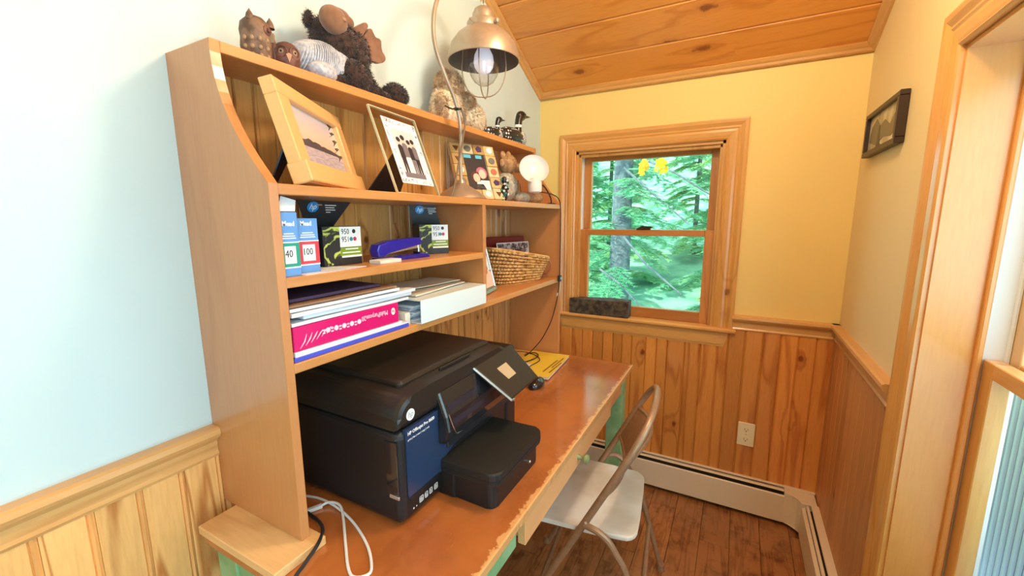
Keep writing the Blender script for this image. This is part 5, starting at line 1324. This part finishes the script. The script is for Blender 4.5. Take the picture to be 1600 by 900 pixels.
def conifer(label, x, y, z0, h, r, n, lm, dens=10, zlo=0.2, lean=0, blen=1.4, seed=1, ls=1.0):
    rnd = random.Random(seed)
    t = thing('conifer_tree', label, 'tree', (x, y, z0), group=None)
    pts = [(x+lean*k/8, y, z0+h*k/8) for k in range(9)]
    obj('trunk', MB().tube(pts, [r*(1-.08*k) for k in range(9)], 12), M_bark, t)
    br = MB(); lv = MB()
    for i in range(n):
        z = z0+zlo+(h-zlo)*(i+rnd.random())/n; az = rnd.uniform(0, 2*math.pi)
        fx = lean*(z-z0)/h; L_ = blen*(1-.45*(z-z0)/h)*rnd.uniform(.7, 1.1)
        d = Vector((math.cos(az), math.sin(az), 0)); side = Vector((-d.y, d.x, 0)); o_ = Vector((x+fx, y, z))
        P = [o_+d*L_*k/6+Vector((0, 0, .10*L_*k/6-.38*L_*(k/6)**2)) for k in range(7)]
        br.tube(P, [.010*(1-.13*k) for k in range(7)], 4)
        for k in range(1, 7):
            for sd in (-1, 1):
                for q in range(2):
                    b0 = P[k]+(P[k-1]-P[k])*q*.5; tl = L_*.34*(1-.45*k/7)*rnd.uniform(.7, 1.1)
                    dd = (d*rnd.uniform(.5, .9)+side*sd*rnd.uniform(.5, 1)+Vector((0, 0, rnd.uniform(-.35, .05)))).normalized()
                    sd2 = dd.cross(Vector((0, 0, 1))).normalized()
                    for e in range(dens):
                        c_ = b0+dd*tl*e/dens+Vector((0, 0, -.05*(e/dens)**2))
                        for s2 in (-1, 1):
                            ll = rnd.uniform(.035, .06)*ls; a_ = c_; b_ = c_+dd*ll*.6+sd2*s2*ll+Vector((0, 0, rnd.uniform(-.02, .01)))
                            wv = dd*.010*ls+Vector((0, 0, rnd.uniform(-.008, .008)))
                            lv.add([a_-wv, b_, a_+wv], [(0, 1, 2)])
    obj('branches', br, M_twig, t)
    o = obj('needles', lv, lm, t); o['kind'] = 'stuff'
    return t
gm = MB(); gm.grid(lambda u, v: Vector((-14+28*u, .3+22*v, -.9+4.2*v*v+1.5*v+.12*mnoise.noise(Vector((u*20, v*20, 0))))), 30, 30)
gr = struct('ground', gm, M_ground)
def gz(y): return -.9+4.2*((y-.3)/22)**2+1.5*(y-.3)/22-.05
conifer('thick grey-trunked conifer standing closest outside the far window', -.30, 3.05, gz(3.05), 7, .150, 64, L1, 10, .5, .05, 1.0, 3)
conifer('young bushy conifer seen at the right side of the far window', 1.75, 3.4, gz(3.4), 5.5, .035, 70, L1, 10, .3, 0, 1.0, 8, 1.1)
conifer('slim conifer between the thick trunk and the woods behind, outside', .80, 4.9, gz(4.9), 6, .045, 80, L1, 10, .2, .05, 1.0, 5, 1.3)
conifer('conifer at the far left of the view behind the thick trunk', -1.5, 5.1, gz(5.1), 6, .05, 70, L1, 10, .2, 0, 1.0, 9, 1.3)
for i, (x_, y_) in enumerate(((-3.4, 7.0), (-1.2, 7.3), (1.0, 7.2), (3.2, 6.6), (-4.4, 9.6), (-2.2, 9.5), (0.0, 9.6), (2.2, 9.5), (4.6, 9.2))):
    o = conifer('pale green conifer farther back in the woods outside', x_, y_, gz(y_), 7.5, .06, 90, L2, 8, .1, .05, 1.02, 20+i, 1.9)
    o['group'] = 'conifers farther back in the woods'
yl = MB(); rnd = random.Random(4)
for i in range(60):
    c_ = Vector((.22+rnd.gauss(.0, .018)+(.14 if i % 2 else 0), 1.7+rnd.gauss(0, .04), 1.85+rnd.gauss(0, .03)))
    a_ = Vector((rnd.uniform(-1, 1), rnd.uniform(-.3, .3), rnd.uniform(-1, 1))).normalized()*.026; b_ = a_.cross(Vector((0, 1, .2))).normalized()*.018
    yl.add([c_-a_, c_+b_, c_+a_, c_-b_], [(0, 1, 2, 3)])
yt = thing('leafy_branch', 'branch with yellow leaves hanging outside the top of the far window', 'branch', (.33, 1.7, 2.4))
obj('twig', MB().tube([(-.29, 3.0, 2.5), (0, 2.2, 2.5), (.2, 1.8, 2.35), (.30, 1.7, 1.87)], .006, 5), M_twig, yt)
o = obj('leaves', yl, L3, yt); o['kind'] = 'stuff'
# bare dead branches crossing in front
dead = thing('fallen_branch', 'bare dead branches slanting across outside the far window', 'branch', (.3, 2.2, 1.4))
for P in ([(-.15, 2.5, 1.95), (.25, 2.45, 1.6), (.55, 2.4, 1.35)], [(.0, 2.4, 2.05), (.4, 2.3, 1.85), (.85, 2.3, 1.55)], [(-.05, 2.2, 1.22), (.2, 2.15, .95), (.55, 2.1, .68)], [(-.35, 2.4, .85), (-.1, 2.4, .68), (.2, 2.3, .42)], [(.95, 2.6, 2.3), (.93, 2.6, 1.9), (.90, 2.6, 1.5)], [(.90, 2.6, 1.55), (1.2, 2.6, 1.85), (1.4, 2.6, 2.1)]):
    obj('bare_twig', MB().tube(P, [.014, .011, .008], 6), M_bark, dead)
# ribbed pale-blue panel outside the right window
rp = thing('ribbed_panel', 'pale blue ribbed metal panel standing outside the tall right window', 'panel', (1.9, -.4, -.5))
M_pan = plain('pale_blue_metal', srgb(44, 104, 190), .35, metal=.0)
pts = []
yy = -2.4; prof = []
while yy < 1.7:
    prof += [(yy, 0), (yy+.014, 0), (yy+.018, .008), (yy+.030, .008), (yy+.034, 0)]; yy += .036
mb = MB(); n = len(prof)
M_ = Matrix.Translation((2.30, 0, 0))
vs = [(1.90-p_[1], p_[0], -.5) for p_ in prof]+[(1.90-p_[1], p_[0], 1.02) for p_ in prof]
for i in range(n-1): mb.add([vs[i], vs[i+1], vs[n+i+1], vs[n+i]], [(0, 1, 2, 3)], 1 if (i % 5) in (0, 4) else 0)
mb.merge()
mb.box(1.902, 1.92, -2.4, 1.7, -.5, 1.02)
obj('ribbed_sheet', mb, [plain('rib_white', srgb(206, 228, 250), .4), M_pan], rp)

# repeats of a kind carry one group phrase
phr = {'baseboard_heater': 'cream baseboard heaters', 'envelope_box': 'envelope boxes on the middle shelf', 'ink_box': 'open ink cartridge boxes on the middle shelf', 'small_white_case': 'small white cases on the middle shelf',
       'paper_bundle': 'loose paper bundles on the lower shelf', 'paper_stack': 'paper stacks on the lower shelf', 'paper_sheet': 'loose sheets of paper', 'picture_frame': 'standing picture frames on the hutch shelves',
       'carved_owl': 'carved owls on the hutch top', 'plush_owl': 'plush owls on the hutch top', 'loon_figurine': 'loon figurines on the hutch top'}
for o in list(COL.objects):
    b_ = o.name.split('.')[0]
    if b_ in phr and o.parent is None and 'group' not in o: o['group'] = phr[b_]
